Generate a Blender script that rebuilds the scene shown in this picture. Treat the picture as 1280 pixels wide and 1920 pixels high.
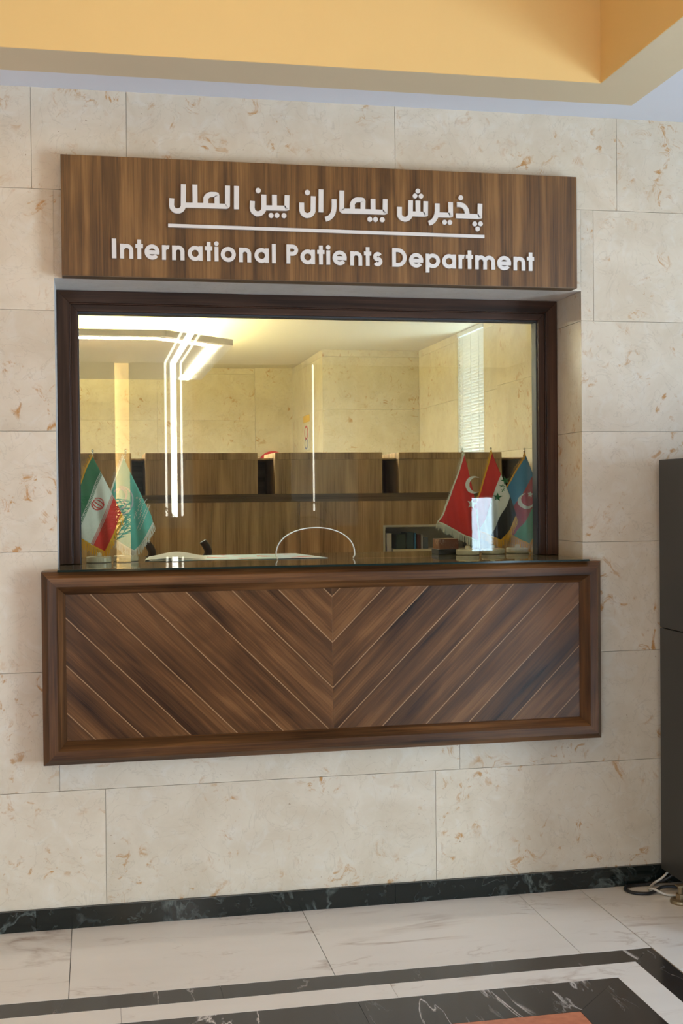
import bpy, math, random
from mathutils import Vector, Matrix
for o in list(bpy.data.objects): bpy.data.objects.remove(o)
SC = bpy.context.scene
COL = SC.collection
PI = math.pi
# ------------------------------------------------------------------ camera
cam_d = bpy.data.cameras.new('camera'); cam = bpy.data.objects.new('camera', cam_d); COL.objects.link(cam)
cam_d.sensor_fit = 'VERTICAL'; cam_d.sensor_height = 36.0; cam_d.lens = 2309.02 / 1920 * 36
right = Vector((0.980168, -0.197946, -0.009361)); up = Vector((0.012029, 0.012279, 0.999852)); back = Vector((-0.197802, -0.980136, 0.014417))
m = Matrix((right, up, back)).transposed().to_4x4(); m.translation = Vector((0, -4.19793, 1.44053))
cam.matrix_world = m
cam_d.clip_start = 0.05
SC.camera = cam
# ------------------------------------------------------------------ exposure, world, sun
vs = SC.view_settings
vs.view_transform = 'Standard'; vs.look = 'None'; vs.gamma = 1.0; vs.use_curve_mapping = False; vs.exposure = 0.13
SC.cycles.use_denoising = True
SC.cycles.max_bounces = 10; SC.cycles.diffuse_bounces = 5; SC.cycles.glossy_bounces = 5; SC.cycles.transparent_max_bounces = 12
SC.cycles.caustics_reflective = True; SC.cycles.blur_glossy = 1.0; SC.cycles.caustics_refractive = False
SC.cycles.use_guiding = True
SC.cycles.sample_clamp_indirect = 12.0
WORLD_STRENGTH = 26.0
SUN_STRENGTH = 20.0
COFFER_LIGHT = 1.7
COVE_STRENGTH = 120.0
TRAY_LED = 125.0
w = bpy.data.worlds.new('sky'); SC.world = w; w.use_nodes = True
bg = w.node_tree.nodes['Background']; bg.inputs[0].default_value = (0.68, 0.86, 1.02, 1); bg.inputs[1].default_value = WORLD_STRENGTH
sun_d = bpy.data.lights.new('sun', 'SUN'); sun = bpy.data.objects.new('sun', sun_d); COL.objects.link(sun)
sun_d.energy = SUN_STRENGTH; sun_d.angle = 0.01; sun_d.color = (0.76, 0.89, 1.0)
sun.location = (9, -3, 8)
sun.rotation_euler = Vector((-0.883, 0.0, -0.469)).to_track_quat('-Z', 'Y').to_euler()
def portal(name, loc, size, direction):
    d = bpy.data.lights.new(name, 'AREA'); d.shape = 'RECTANGLE'; d.size, d.size_y = size
    d.cycles.is_portal = True
    o = bpy.data.objects.new(name, d); COL.objects.link(o); o.location = loc
    o.rotation_euler = Vector(direction).to_track_quat('-Z', 'Z').to_euler()
portal('fill_window_portal', (-2.6, -8.23, 0.58), (1.8, 1.05), (0, 1, 0))  # portal of the added fill window in the back wall
portal('facade_portal', (4.56, -3.675, 0.895), (1.85, 1.7), (-1, 0, 0))
# ------------------------------------------------------------------ materials
def nt(name):
    m = bpy.data.materials.new(name); m.use_nodes = True
    t = m.node_tree; b = t.nodes['Principled BSDF']
    return m, t, b
def N(t, typ, **kw):
    n = t.nodes.new(typ)
    for k, v in kw.items(): setattr(n, k, v)
    return n
def plain(name, col, rough=0.5, metal=0.0, spec=0.5, coat=0.0, vary=0.06, vscale=8.0):
    m, t, b = nt(name)
    b.inputs['Roughness'].default_value = rough; b.inputs['Metallic'].default_value = metal
    b.inputs['Specular IOR Level'].default_value = spec; b.inputs['Coat Weight'].default_value = coat; b.inputs['Coat Roughness'].default_value = 0.05
    tc = N(t, 'ShaderNodeTexCoord'); no = N(t, 'ShaderNodeTexNoise'); no.inputs['Scale'].default_value = vscale; no.inputs['Detail'].default_value = 4
    mx = N(t, 'ShaderNodeMix', data_type='RGBA')
    mx.inputs[6].default_value = [c * (1 - vary) for c in col] + [1]; mx.inputs[7].default_value = [min(1, c * (1 + vary)) for c in col] + [1]
    t.links.new(tc.outputs['Object'], no.inputs['Vector']); t.links.new(no.outputs['Fac'], mx.inputs[0]); t.links.new(mx.outputs[2], b.inputs['Base Color'])
    return m
def emit(name, col, s, base=(0.8, 0.8, 0.8)):
    m, t, b = nt(name)
    b.inputs['Base Color'].default_value = list(base) + [1]
    b.inputs['Emission Color'].default_value = list(col) + [1]; b.inputs['Emission Strength'].default_value = s
    return m
def ramp(t, stops):
    r = N(t, 'ShaderNodeValToRGB'); e = r.color_ramp.elements
    while len(e) < len(stops): e.new(0.5)
    for i, (p, c) in enumerate(stops):
        e[i].position = p; e[i].color = (list(c) + [1]) if len(c) == 3 else c
    return r
def wood(name, axis='z', cols=None, rough=0.35, band=1.0, fine=1.0, spec=0.5, tint=(1, 1, 1), blotch=0.35, coords='Object'):
    """grain runs along the given axis; every loose board gets its own offset"""
    cols = cols or [(0.035, 0.016, 0.008), (0.085, 0.040, 0.019), (0.145, 0.072, 0.034), (0.21, 0.110, 0.052)]
    cols = [tuple(a * b for a, b in zip(c, tint)) for c in cols]
    m, t, b = nt(name)
    tc = N(t, 'ShaderNodeTexCoord'); geo = N(t, 'ShaderNodeNewGeometry')
    rot = N(t, 'ShaderNodeVectorRotate', rotation_type='EULER_XYZ')
    rot.inputs['Rotation'].default_value = {'x': (0, 0, 0), 'z': (0, PI / 2, 0), 'y': (0, 0, PI / 2), 'dl': (0, -PI / 4, 0), 'dr': (0, PI / 4, 0)}[axis]
    t.links.new(tc.outputs[coords], rot.inputs['Vector'])
    mul = N(t, 'ShaderNodeVectorMath', operation='SCALE'); mul.inputs[0].default_value = (17.3, 9.1, 5.7)
    t.links.new(geo.outputs['Random Per Island'], mul.inputs['Scale'])
    add = N(t, 'ShaderNodeVectorMath', operation='ADD'); t.links.new(rot.outputs[0], add.inputs[0]); t.links.new(mul.outputs[0], add.inputs[1])
    def noise(sc, scale, detail, dist, rough_=0.55):
        mp = N(t, 'ShaderNodeVectorMath', operation='MULTIPLY'); mp.inputs[1].default_value = sc
        t.links.new(add.outputs[0], mp.inputs[0])
        n = N(t, 'ShaderNodeTexNoise'); n.inputs['Scale'].default_value = scale; n.inputs['Detail'].default_value = detail
        n.inputs['Roughness'].default_value = rough_; n.inputs['Distortion'].default_value = dist
        t.links.new(mp.outputs[0], n.inputs['Vector']); return n
    n1 = noise((0.55, 14 * band, 14 * band), 1.6, 5, 0.5)            # broad bands
    n2 = noise((1.6, 90 * fine, 90 * fine), 2.0, 6, 0.15, 0.7)        # fine fibres
    n3 = noise((1.3, 7, 7), 1.1, 3, 1.2)                              # dark blotches and knots
    a = N(t, 'ShaderNodeMath', operation='MULTIPLY_ADD'); a.inputs[1].default_value = 0.55
    t.links.new(n2.outputs['Fac'], a.inputs[0])
    b1 = N(t, 'ShaderNodeMath', operation='MULTIPLY'); b1.inputs[1].default_value = 0.85; t.links.new(n1.outputs['Fac'], b1.inputs[0])
    t.links.new(b1.outputs[0], a.inputs[2])
    c1 = N(t, 'ShaderNodeMath', operation='MULTIPLY_ADD'); c1.inputs[1].default_value = blotch; t.links.new(n3.outputs['Fac'], c1.inputs[0]); t.links.new(a.outputs[0], c1.inputs[2])
    mr = N(t, 'ShaderNodeMapRange'); mr.inputs['From Min'].default_value = 0.62 + blotch * 0.35 - 0.08; mr.inputs['From Max'].default_value = 0.82 + blotch * 0.62
    t.links.new(c1.outputs[0], mr.inputs['Value'])
    r = ramp(t, [(0.0, cols[0]), (0.32, cols[1]), (0.66, cols[2]), (1.0, cols[3])])
    t.links.new(mr.outputs[0], r.inputs[0]); t.links.new(r.outputs[0], b.inputs['Base Color'])
    b.inputs['Roughness'].default_value = rough; b.inputs['Specular IOR Level'].default_value = spec
    bp = N(t, 'ShaderNodeBump'); bp.inputs['Strength'].default_value = 0.06; bp.inputs['Distance'].default_value = 0.002
    t.links.new(n2.outputs['Fac'], bp.inputs['Height']); t.links.new(bp.outputs[0], b.inputs['Normal'])
    return m
def stone(name, light=(0.67, 0.588, 0.47), dark=(0.585, 0.495, 0.375), rust=(0.46, 0.235, 0.075), rough=0.32, spot=1.0):
    m, t, b = nt(name)
    tc = N(t, 'ShaderNodeTexCoord'); geo = N(t, 'ShaderNodeNewGeometry')
    mul = N(t, 'ShaderNodeVectorMath', operation='SCALE'); mul.inputs[0].default_value = (31.7, 12.3, 23.9); t.links.new(geo.outputs['Random Per Island'], mul.inputs['Scale'])
    add = N(t, 'ShaderNodeVectorMath', operation='ADD'); t.links.new(tc.outputs['Object'], add.inputs[0]); t.links.new(mul.outputs[0], add.inputs[1])
    def noise(scale, detail, dist=0.0, rg=0.55):
        n = N(t, 'ShaderNodeTexNoise'); n.inputs['Scale'].default_value = scale; n.inputs['Detail'].default_value = detail; n.inputs['Distortion'].default_value = dist; n.inputs['Roughness'].default_value = rg
        t.links.new(add.outputs[0], n.inputs['Vector']); return n
    base = noise(5.5, 8, 0.6, 0.62)
    r0 = ramp(t, [(0.34, dark), (0.66, light)]); t.links.new(base.outputs['Fac'], r0.inputs[0])
    # cloudy pale patches
    cl = noise(14, 6, 1.2); r1 = ramp(t, [(0.52, (0, 0, 0)), (0.75, (1, 1, 1))]); t.links.new(cl.outputs['Fac'], r1.inputs[0])
    mx1 = N(t, 'ShaderNodeMix', data_type='RGBA'); s1 = N(t, 'ShaderNodeMath', operation='MULTIPLY'); s1.inputs[1].default_value = 0.5
    t.links.new(r1.outputs[0], s1.inputs[0]); t.links.new(s1.outputs[0], mx1.inputs[0]); t.links.new(r0.outputs[0], mx1.inputs[6]); mx1.inputs[7].default_value = (0.68, 0.64, 0.57, 1)
    # rust coloured flecks, gathered in loose groups
    fl = noise(15, 5, 1.5, 0.66); gate = noise(3.6, 4, 0.9)
    rf = ramp(t, [(0.555, (0, 0, 0)), (0.66, (1, 1, 1))]); t.links.new(fl.outputs['Fac'], rf.inputs[0])
    rg_ = ramp(t, [(0.47, (0, 0, 0)), (0.60, (1, 1, 1))]); t.links.new(gate.outputs['Fac'], rg_.inputs[0])
    pm = N(t, 'ShaderNodeMath', operation='MULTIPLY'); t.links.new(rf.outputs[0], pm.inputs[0]); t.links.new(rg_.outputs[0], pm.inputs[1])
    pm2 = N(t, 'ShaderNodeMath', operation='MULTIPLY'); pm2.inputs[1].default_value = 1.05 * spot; t.links.new(pm.outputs[0], pm2.inputs[0])
    mx2 = N(t, 'ShaderNodeMix', data_type='RGBA'); t.links.new(pm2.outputs[0], mx2.inputs[0]); t.links.new(mx1.outputs[2], mx2.inputs[6]); mx2.inputs[7].default_value = list(rust) + [1]
    # hair fine grey veins
    vv = noise(7, 6, 2.2, 0.5); ab = N(t, 'ShaderNodeMath', operation='SUBTRACT'); ab.inputs[1].default_value = 0.5; t.links.new(vv.outputs['Fac'], ab.inputs[0])
    aa = N(t, 'ShaderNodeMath', operation='ABSOLUTE'); t.links.new(ab.outputs[0], aa.inputs[0])
    rv = ramp(t, [(0.0, (0.28, 0.28, 0.28)), (0.012, (0, 0, 0))]); t.links.new(aa.outputs[0], rv.inputs[0])
    mx3 = N(t, 'ShaderNodeMix', data_type='RGBA'); t.links.new(rv.outputs[0], mx3.inputs[0]); t.links.new(mx2.outputs[2], mx3.inputs[6]); mx3.inputs[7].default_value = (0.36, 0.29, 0.21, 1)
    # small dark pits
    pit = noise(60, 2); rp = ramp(t, [(0.745, (0, 0, 0)), (0.79, (0.7, 0.7, 0.7))]); t.links.new(pit.outputs['Fac'], rp.inputs[0])
    mx4 = N(t, 'ShaderNodeMix', data_type='RGBA'); t.links.new(rp.outputs[0], mx4.inputs[0]); t.links.new(mx3.outputs[2], mx4.inputs[6]); mx4.inputs[7].default_value = (0.22, 0.13, 0.06, 1)
    # each slab has its own tone
    hs = N(t, 'ShaderNodeHueSaturation'); vr = N(t, 'ShaderNodeMapRange'); vr.inputs['To Min'].default_value = 0.95; vr.inputs['To Max'].default_value = 1.05
    t.links.new(geo.outputs['Random Per Island'], vr.inputs['Value']); t.links.new(vr.outputs[0], hs.inputs['Value']); t.links.new(mx4.outputs[2], hs.inputs['Color'])
    t.links.new(hs.outputs[0], b.inputs['Base Color'])
    b.inputs['Roughness'].default_value = rough; b.inputs['Specular IOR Level'].default_value = 0.4
    return m
def marble(name, base, vein, rough=0.1, scale=1.6, width=0.02, stretch=(1, 1, 1), base2=None, second=0.5, gate=(0.48, 0.62)):
    m, t, b = nt(name)
    tc = N(t, 'ShaderNodeTexCoord'); geo = N(t, 'ShaderNodeNewGeometry')
    mul = N(t, 'ShaderNodeVectorMath', operation='SCALE'); mul.inputs[0].default_value = (13.7, 22.3, 3.9); t.links.new(geo.outputs['Random Per Island'], mul.inputs['Scale'])
    mp = N(t, 'ShaderNodeVectorMath', operation='MULTIPLY'); mp.inputs[1].default_value = stretch; t.links.new(tc.outputs['Object'], mp.inputs[0])
    add = N(t, 'ShaderNodeVectorMath', operation='ADD'); t.links.new(mp.outputs[0], add.inputs[0]); t.links.new(mul.outputs[0], add.inputs[1])
    def noise(scale, detail, dist=0.0, rg=0.55):
        n = N(t, 'ShaderNodeTexNoise'); n.inputs['Scale'].default_value = scale; n.inputs['Detail'].default_value = detail; n.inputs['Distortion'].default_value = dist; n.inputs['Roughness'].default_value = rg
        t.links.new(add.outputs[0], n.inputs['Vector']); return n
    def veins(scale, wd, dist):
        v = noise(scale, 7, dist, 0.55); s = N(t, 'ShaderNodeMath', operation='SUBTRACT'); s.inputs[1].default_value = 0.5; t.links.new(v.outputs['Fac'], s.inputs[0])
        a = N(t, 'ShaderNodeMath', operation='ABSOLUTE'); t.links.new(s.outputs[0], a.inputs[0])
        r = ramp(t, [(0.0, (1, 1, 1)), (wd * 0.25, (0.6, 0.6, 0.6)), (wd, (0, 0, 0))]); t.links.new(a.outputs[0], r.inputs[0])
        g = noise(scale * 1.4, 3); rg = ramp(t, [(gate[0], (0, 0, 0)), (gate[1], (1, 1, 1))]); t.links.new(g.outputs['Fac'], rg.inputs[0])
        p = N(t, 'ShaderNodeMath', operation='MULTIPLY'); t.links.new(r.outputs[0], p.inputs[0]); t.links.new(rg.outputs[0], p.inputs[1]); return p
    cl = noise(2.5, 5); base2 = base2 or tuple(c * 0.9 for c in base)
    rb = ramp(t, [(0.35, base2), (0.65, base)]); t.links.new(cl.outputs['Fac'], rb.inputs[0])
    v1 = veins(scale, width, 0.9); v2 = veins(scale * 2.3, width * 0.5, 0.5)
    s2 = N(t, 'ShaderNodeMath', operation='MULTIPLY'); s2.inputs[1].default_value = second; t.links.new(v2.outputs[0], s2.inputs[0])
    mxm = N(t, 'ShaderNodeMath', operation='MAXIMUM'); t.links.new(v1.outputs[0], mxm.inputs[0]); t.links.new(s2.outputs[0], mxm.inputs[1])
    mx = N(t, 'ShaderNodeMix', data_type='RGBA'); t.links.new(mxm.outputs[0], mx.inputs[0]); t.links.new(rb.outputs[0], mx.inputs[6]); mx.inputs[7].default_value = list(vein) + [1]
    t.links.new(mx.outputs[2], b.inputs['Base Color']); b.inputs['Roughness'].default_value = rough
    return m
def glass(name, tint=(0.93, 0.96, 0.90), f0=0.045):
    m, t, b = nt(name); t.nodes.remove(b)
    out = [n for n in t.nodes if n.type == 'OUTPUT_MATERIAL'][0]
    tr = N(t, 'ShaderNodeBsdfTransparent'); tr.inputs[0].default_value = list(tint) + [1]
    gl = N(t, 'ShaderNodeBsdfGlossy'); gl.inputs['Roughness'].default_value = 0.0; gl.inputs['Color'].default_value = (1, 1, 1, 1)
    geo = N(t, 'ShaderNodeNewGeometry'); dot = N(t, 'ShaderNodeVectorMath', operation='DOT_PRODUCT')
    t.links.new(geo.outputs['Incoming'], dot.inputs[0]); t.links.new(geo.outputs['Normal'], dot.inputs[1])
    ab = N(t, 'ShaderNodeMath', operation='ABSOLUTE'); t.links.new(dot.outputs['Value'], ab.inputs[0])
    om = N(t, 'ShaderNodeMath', operation='SUBTRACT'); om.inputs[0].default_value = 1.0; t.links.new(ab.outputs[0], om.inputs[1])
    pw = N(t, 'ShaderNodeMath', operation='POWER'); pw.inputs[1].default_value = 5.0; t.links.new(om.outputs[0], pw.inputs[0])
    ma = N(t, 'ShaderNodeMath', operation='MULTIPLY_ADD'); ma.inputs[1].default_value = 1 - f0; ma.inputs[2].default_value = f0; t.links.new(pw.outputs[0], ma.inputs[0])
    mx = N(t, 'ShaderNodeMixShader'); t.links.new(ma.outputs[0], mx.inputs[0]); t.links.new(tr.outputs[0], mx.inputs[1]); t.links.new(gl.outputs[0], mx.inputs[2])
    t.links.new(mx.outputs[0], out.inputs['Surface'])
    return m
def fabric(name, col, trans=0.0, rough=0.75):
    m, t, b = nt(name)
    tc = N(t, 'ShaderNodeTexCoord'); no = N(t, 'ShaderNodeTexNoise'); no.inputs['Scale'].default_value = 60; no.inputs['Detail'].default_value = 3
    mx = N(t, 'ShaderNodeMix', data_type='RGBA'); mx.inputs[6].default_value = [c * .93 for c in col] + [1]; mx.inputs[7].default_value = [min(1, c * 1.07) for c in col] + [1]
    t.links.new(tc.outputs['Object'], no.inputs['Vector']); t.links.new(no.outputs['Fac'], mx.inputs[0]); t.links.new(mx.outputs[2], b.inputs['Base Color'])
    b.inputs['Roughness'].default_value = rough; b.inputs['Sheen Weight'].default_value = 0.15
    if trans:
        out = [n for n in t.nodes if n.type == 'OUTPUT_MATERIAL'][0]
        tl = N(t, 'ShaderNodeBsdfTranslucent'); t.links.new(mx.outputs[2], tl.inputs[0])
        ms = N(t, 'ShaderNodeMixShader'); ms.inputs[0].default_value = trans; t.links.new(b.outputs[0], ms.inputs[1]); t.links.new(tl.outputs[0], ms.inputs[2]); t.links.new(ms.outputs[0], out.inputs['Surface'])
    return m
M = {}
M['stone'] = stone('beige_stone')
M['inner_stone'] = stone('inner_beige_stone', light=(0.72, 0.66, 0.52), dark=(0.62, 0.55, 0.41), spot=0.75)
M['grout'] = plain('joint_grout', (0.40, 0.33, 0.25), 0.9)
M['lit_soffit_stone'] = stone('lit_soffit_stone', light=(0.76, 0.74, 0.70), dark=(0.66, 0.64, 0.60), spot=0.15)  # stone lightened to stand in for floor bounce under the lintel
M['trim_grey'] = plain('pale_grey_trim', (0.68, 0.67, 0.66), 0.5)
M['white_paint'] = plain('white_paint', (0.69, 0.725, 0.79), 0.75, vary=0.015)
M['beige_paint'] = plain('beige_paint', (0.66, 0.555, 0.37), 0.75, vary=0.02)
M['yellow_paint'] = plain('yellow_paint', (0.76, 0.53, 0.215), 0.7, vary=0.02)
WS = [(0.036, 0.016, 0.005), (0.092, 0.042, 0.012), (0.158, 0.075, 0.022), (0.235, 0.118, 0.038)]
M['sign_wood'] = wood('sign_walnut', 'z', WS, rough=0.42, band=1.0, blotch=0.45)
WC = [(0.011, 0.005, 0.0025), (0.056, 0.023, 0.008), (0.106, 0.045, 0.015), (0.19, 0.085, 0.030)]
M['chev_left'] = wood('chevron_board_left', 'dl', WC, rough=0.26, band=0.8, blotch=0.8, spec=0.36)
M['chev_right'] = wood('chevron_board_right', 'dr', WC, rough=0.26, band=0.8, blotch=0.8, spec=0.36)
M['frame_x'] = wood('frame_walnut_horizontal', 'x', WC, rough=0.28, band=0.9, blotch=0.6, spec=0.36)
M['frame_z'] = wood('frame_walnut_vertical', 'z', WC, rough=0.28, band=0.9, blotch=0.6, spec=0.36)
WW = [(0.012, 0.006, 0.0035), (0.032, 0.0135, 0.007), (0.052, 0.023, 0.012), (0.080, 0.037, 0.020)]
M['win_x'] = wood('window_walnut_horizontal', 'x', WW, rough=0.40, band=1.2, spec=0.3)
M['win_z'] = wood('window_walnut_vertical', 'z', WW, rough=0.40, band=1.2, spec=0.3)
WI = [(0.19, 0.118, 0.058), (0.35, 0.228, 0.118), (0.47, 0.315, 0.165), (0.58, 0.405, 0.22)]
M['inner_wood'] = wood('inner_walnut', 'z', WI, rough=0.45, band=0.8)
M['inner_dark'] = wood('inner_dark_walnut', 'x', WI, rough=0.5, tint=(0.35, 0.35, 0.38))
M['lobby_wood'] = wood('lobby_walnut', 'z', WW, rough=0.5)
M['inlay'] = plain('pale_gold_inlay', (0.36, 0.20, 0.085), 0.35)
M['silver'] = plain('silver_letter', (0.68, 0.665, 0.65), 0.22, metal=0.0, vary=0.02)
M['pane'] = glass('clear_pane')
M['glass_edge'] = plain('bright_glass_edge', (0.80, 0.84, 0.78), 0.15, vary=0.02)
M['gasket'] = plain('dark_gasket', (0.03, 0.032, 0.036), 0.5)
M['green_marble'] = marble('dark_green_marble', (0.010, 0.014, 0.013), (0.11, 0.13, 0.12), 0.12, 5.0, 0.03, base2=(0.006, 0.009, 0.008), second=0.7)
M['white_marble'] = marble('white_floor_marble', (0.84, 0.81, 0.775), (0.42, 0.33, 0.28), 0.13, 0.9, 0.030, stretch=(1, 2.4, 1), base2=(0.80, 0.77, 0.73), second=0.45)
M['black_marble'] = marble('black_floor_marble', (0.022, 0.019, 0.018), (0.70, 0.66, 0.64), 0.11, 1.1, 0.010, stretch=(2.6, 0.8, 1), base2=(0.030, 0.026, 0.024), second=0.25, gate=(0.52, 0.62))
M['red_granite'] = plain('orange_red_granite', (0.55, 0.19, 0.10), 0.15, vary=0.3, vscale=40)
M['dark_metal'] = plain('dark_grey_metal', (0.040, 0.038, 0.033), 0.45, vary=0.1, vscale=5)
M['brass'] = plain('dull_brass', (0.30, 0.23, 0.14), 0.35, metal=0.7)
M['chrome'] = plain('chrome_rod', (0.72, 0.70, 0.66), 0.15, metal=1.0, vary=0.02)
M['black_rubber'] = plain('black_rubber', (0.012, 0.012, 0.013), 0.45)
M['white_rubber'] = plain('white_cable', (0.62, 0.60, 0.55), 0.45)
M['ledge_wood'] = wood('ledge_walnut', 'x', WW, rough=0.4)
# glass top laid on dark wood: one glossy olive surface over wood grain
M['ledge_glass'] = plain('greenish_counter_glass', (0.125, 0.118, 0.070), 0.02, vary=0.15, vscale=3)
M['ledge_edge'] = plain('dark_green_glass_edge', (0.010, 0.020, 0.017), 0.1)
M['cream'] = plain('cream_laminate', (0.70, 0.65, 0.53), 0.5, vary=0.02)
M['niche_grey'] = plain('grey_lacquer', (0.55, 0.55, 0.52), 0.6, vary=0.02)
M['led_white'] = emit('white_led', (1.0, 0.97, 0.90), TRAY_LED)
M['led_warm'] = emit('warm_cove_led', (1.0, 0.86, 0.50), COVE_STRENGTH)
M['strip_white'] = emit('lobby_led_strip', (1.0, 0.97, 0.90), 16.0)
M['strip_thin'] = emit('lobby_thin_led_strip', (1.0, 0.95, 0.85), 9.0)
M['amber'] = emit('amber_backlight', (1.0, 0.60, 0.18), 3.6)
M['halo'] = emit('amber_halo_tape', (1.0, 0.60, 0.18), 45.0)
M['coffer_lamp'] = emit('warm_ceiling_lamp', (1.0, 0.64, 0.24), COFFER_LIGHT)
M['panel_grey'] = plain('grey_wall_panel', (0.24, 0.225, 0.205), 0.5)
M['paper'] = plain('white_paper', (0.72, 0.70, 0.64), 0.8, vary=0.03)
M['red_mark'] = plain('red_print', (0.62, 0.05, 0.07), 0.5)
M['yellow_mark'] = plain('yellow_print', (0.75, 0.50, 0.10), 0.5)
M['blue_mark'] = plain('blue_print', (0.16, 0.20, 0.42), 0.5)
M['leaf'] = plain('palm_leaf', (0.02, 0.045, 0.012), 0.5, vary=0.3)
M['trunk'] = plain('palm_trunk', (0.07, 0.045, 0.025), 0.8, vary=0.3, vscale=30)
M['pot'] = plain('dark_pot', (0.03, 0.03, 0.032), 0.35)
# ------------------------------------------------------------------ mesh helpers
class MB:
    def __init__(s, off=(0, 0, 0)):
        s.v = []; s.f = []; s.mi = []; s.off = off
    def add(s, vs, fs, mi=0):
        b = len(s.v); ox, oy, oz = s.off
        s.v += [(x - ox, y - oy, z - oz) for x, y, z in vs]
        for f in fs: s.f.append(tuple(i + b for i in f)); s.mi.append(mi)
    def box(s, x0, x1, y0, y1, z0, z1, mi=0):
        s.add([(x0, y0, z0), (x1, y0, z0), (x1, y1, z0), (x0, y1, z0), (x0, y0, z1), (x1, y0, z1), (x1, y1, z1), (x0, y1, z1)],
              [(0, 3, 2, 1), (4, 5, 6, 7), (0, 1, 5, 4), (1, 2, 6, 5), (2, 3, 7, 6), (3, 0, 4, 7)], mi)
    def prism_xz(s, poly, y0, y1, mi=0):
        """polygon given in x,z (counter-clockwise seen from -y), front at y0"""
        a = sum(poly[i][0] * poly[(i + 1) % len(poly)][1] - poly[(i + 1) % len(poly)][0] * poly[i][1] for i in range(len(poly)))
        if a < 0: poly = poly[::-1]
        n = len(poly)
        s.add([(x, y0, z) for x, z in poly] + [(x, y1, z) for x, z in poly],
              [tuple(range(n)), tuple(range(2 * n - 1, n - 1, -1))] + [(i, i + n, (i + 1) % n + n, (i + 1) % n) for i in range(n)], mi)
    def prism_xy(s, poly, z0, z1, mi=0):
        a = sum(poly[i][0] * poly[(i + 1) % len(poly)][1] - poly[(i + 1) % len(poly)][0] * poly[i][1] for i in range(len(poly)))
        if a < 0: poly = poly[::-1]
        n = len(poly)
        s.add([(x, y, z1) for x, y in poly] + [(x, y, z0) for x, y in poly],
              [tuple(range(n)), tuple(range(2 * n - 1, n - 1, -1))] + [(i, i + n, (i + 1) % n + n, (i + 1) % n) for i in range(n)], mi)
    def ribbon(s, pts, wd, yf, yb, closed=False, mi=0):
        """constant-width stroke in the x,z plane, extruded from yf (front) to yb"""
        P = []
        for p in pts:
            if not P or (Vector(p) - Vector(P[-1])).length > 1e-5: P.append(p)
        if closed and (Vector(P[0]) - Vector(P[-1])).length < 1e-5: P.pop()
        n = len(P); L = []; R = []
        for i in range(n):
            p = Vector(P[i])
            a = (p - Vector(P[i - 1])).normalized() if (i or closed) else None
            b = (Vector(P[(i + 1) % n]) - p).normalized() if (i < n - 1 or closed) else None
            d = a if b is None else b if a is None else (a + b)
            if d.length < 1e-6: d = b
            d = d.normalized(); nn = Vector((-d.y, d.x))
            k = 1.0
            if a is not None and b is not None: k = min(1.6, 1.0 / max(0.5, nn.dot(Vector((-a.y, a.x)))))
            L.append(p + nn * wd / 2 * k); R.append(p - nn * wd / 2 * k)
        vs = []
        for i in range(n): vs += [(L[i].x, yf, L[i].y), (R[i].x, yf, R[i].y), (R[i].x, yb, R[i].y), (L[i].x, yb, L[i].y)]
        fs = []
        for i in range(n if closed else n - 1):
            a = 4 * i; b = 4 * ((i + 1) % n)
            for k in range(4): fs.append((a + k, a + (k + 1) % 4, b + (k + 1) % 4, b + k))
        if not closed: fs += [(3, 2, 1, 0), (4 * n - 4, 4 * n - 3, 4 * n - 2, 4 * n - 1)]
        s.add(vs, fs, mi)
    def disc(s, cx, cz, r, yf, yb, n=20, mi=0):
        s.prism_xz([(cx + r * math.cos(2 * PI * i / n), cz + r * math.sin(2 * PI * i / n)) for i in range(n)], yf, yb, mi)
    def lathe(s, prof, cx, cy, n=28, mi=0):
        vs = []; fs = []
        for r, z in prof:
            for i in range(n): vs.append((cx + r * math.cos(2 * PI * i / n), cy + r * math.sin(2 * PI * i / n), z))
        for k in range(len(prof) - 1):
            for i in range(n): fs.append((k * n + i, k * n + (i + 1) % n, (k + 1) * n + (i + 1) % n, (k + 1) * n + i))
        fs += [tuple(range(n - 1, -1, -1)), tuple(range((len(prof) - 1) * n, len(prof) * n))]
        s.add(vs, fs, mi)
    def tube(s, pts, r, n=8, mi=0, r1=None):
        P = [Vector(p) for p in pts]; vs = []; fs = []
        prev = None
        for i, p in enumerate(P):
            d = (P[min(i + 1, len(P) - 1)] - P[max(i - 1, 0)]).normalized()
            a = Vector((0, 0, 1)) if abs(d.z) < 0.9 else Vector((1, 0, 0))
            u = d.cross(a).normalized() if prev is None else (prev - d * prev.dot(d)).normalized()
            prev = u; v = d.cross(u)
            rr = r if r1 is None else r + (r1 - r) * i / (len(P) - 1)
            for k in range(n):
                t = 2 * PI * k / n; q = p + (u * math.cos(t) + v * math.sin(t)) * rr; vs.append(tuple(q))
        for i in range(len(P) - 1):
            for k in range(n): fs.append((i * n + k, i * n + (k + 1) % n, (i + 1) * n + (k + 1) % n, (i + 1) * n + k))
        fs += [tuple(range(n - 1, -1, -1)), tuple(range((len(P) - 1) * n, len(P) * n))]
        s.add(vs, fs, mi)
    def build(s, name, mats, parent=None, bevel=0.0, smooth=False):
        me = bpy.data.meshes.new(name); me.from_pydata(s.v, [], s.f)
        mats = mats if isinstance(mats, (list, tuple)) else [mats]
        for m_ in mats: me.materials.append(m_)
        for p, i in zip(me.polygons, s.mi): p.material_index = i; p.use_smooth = smooth
        me.validate(); me.update()
        import bmesh
        bm = bmesh.new(); bm.from_mesh(me); bmesh.ops.recalc_face_normals(bm, faces=bm.faces); bm.to_mesh(me); bm.free()
        o = bpy.data.objects.new(name, me); COL.objects.link(o)
        if parent is None: o.location = s.off
        else: o.parent = parent
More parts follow.
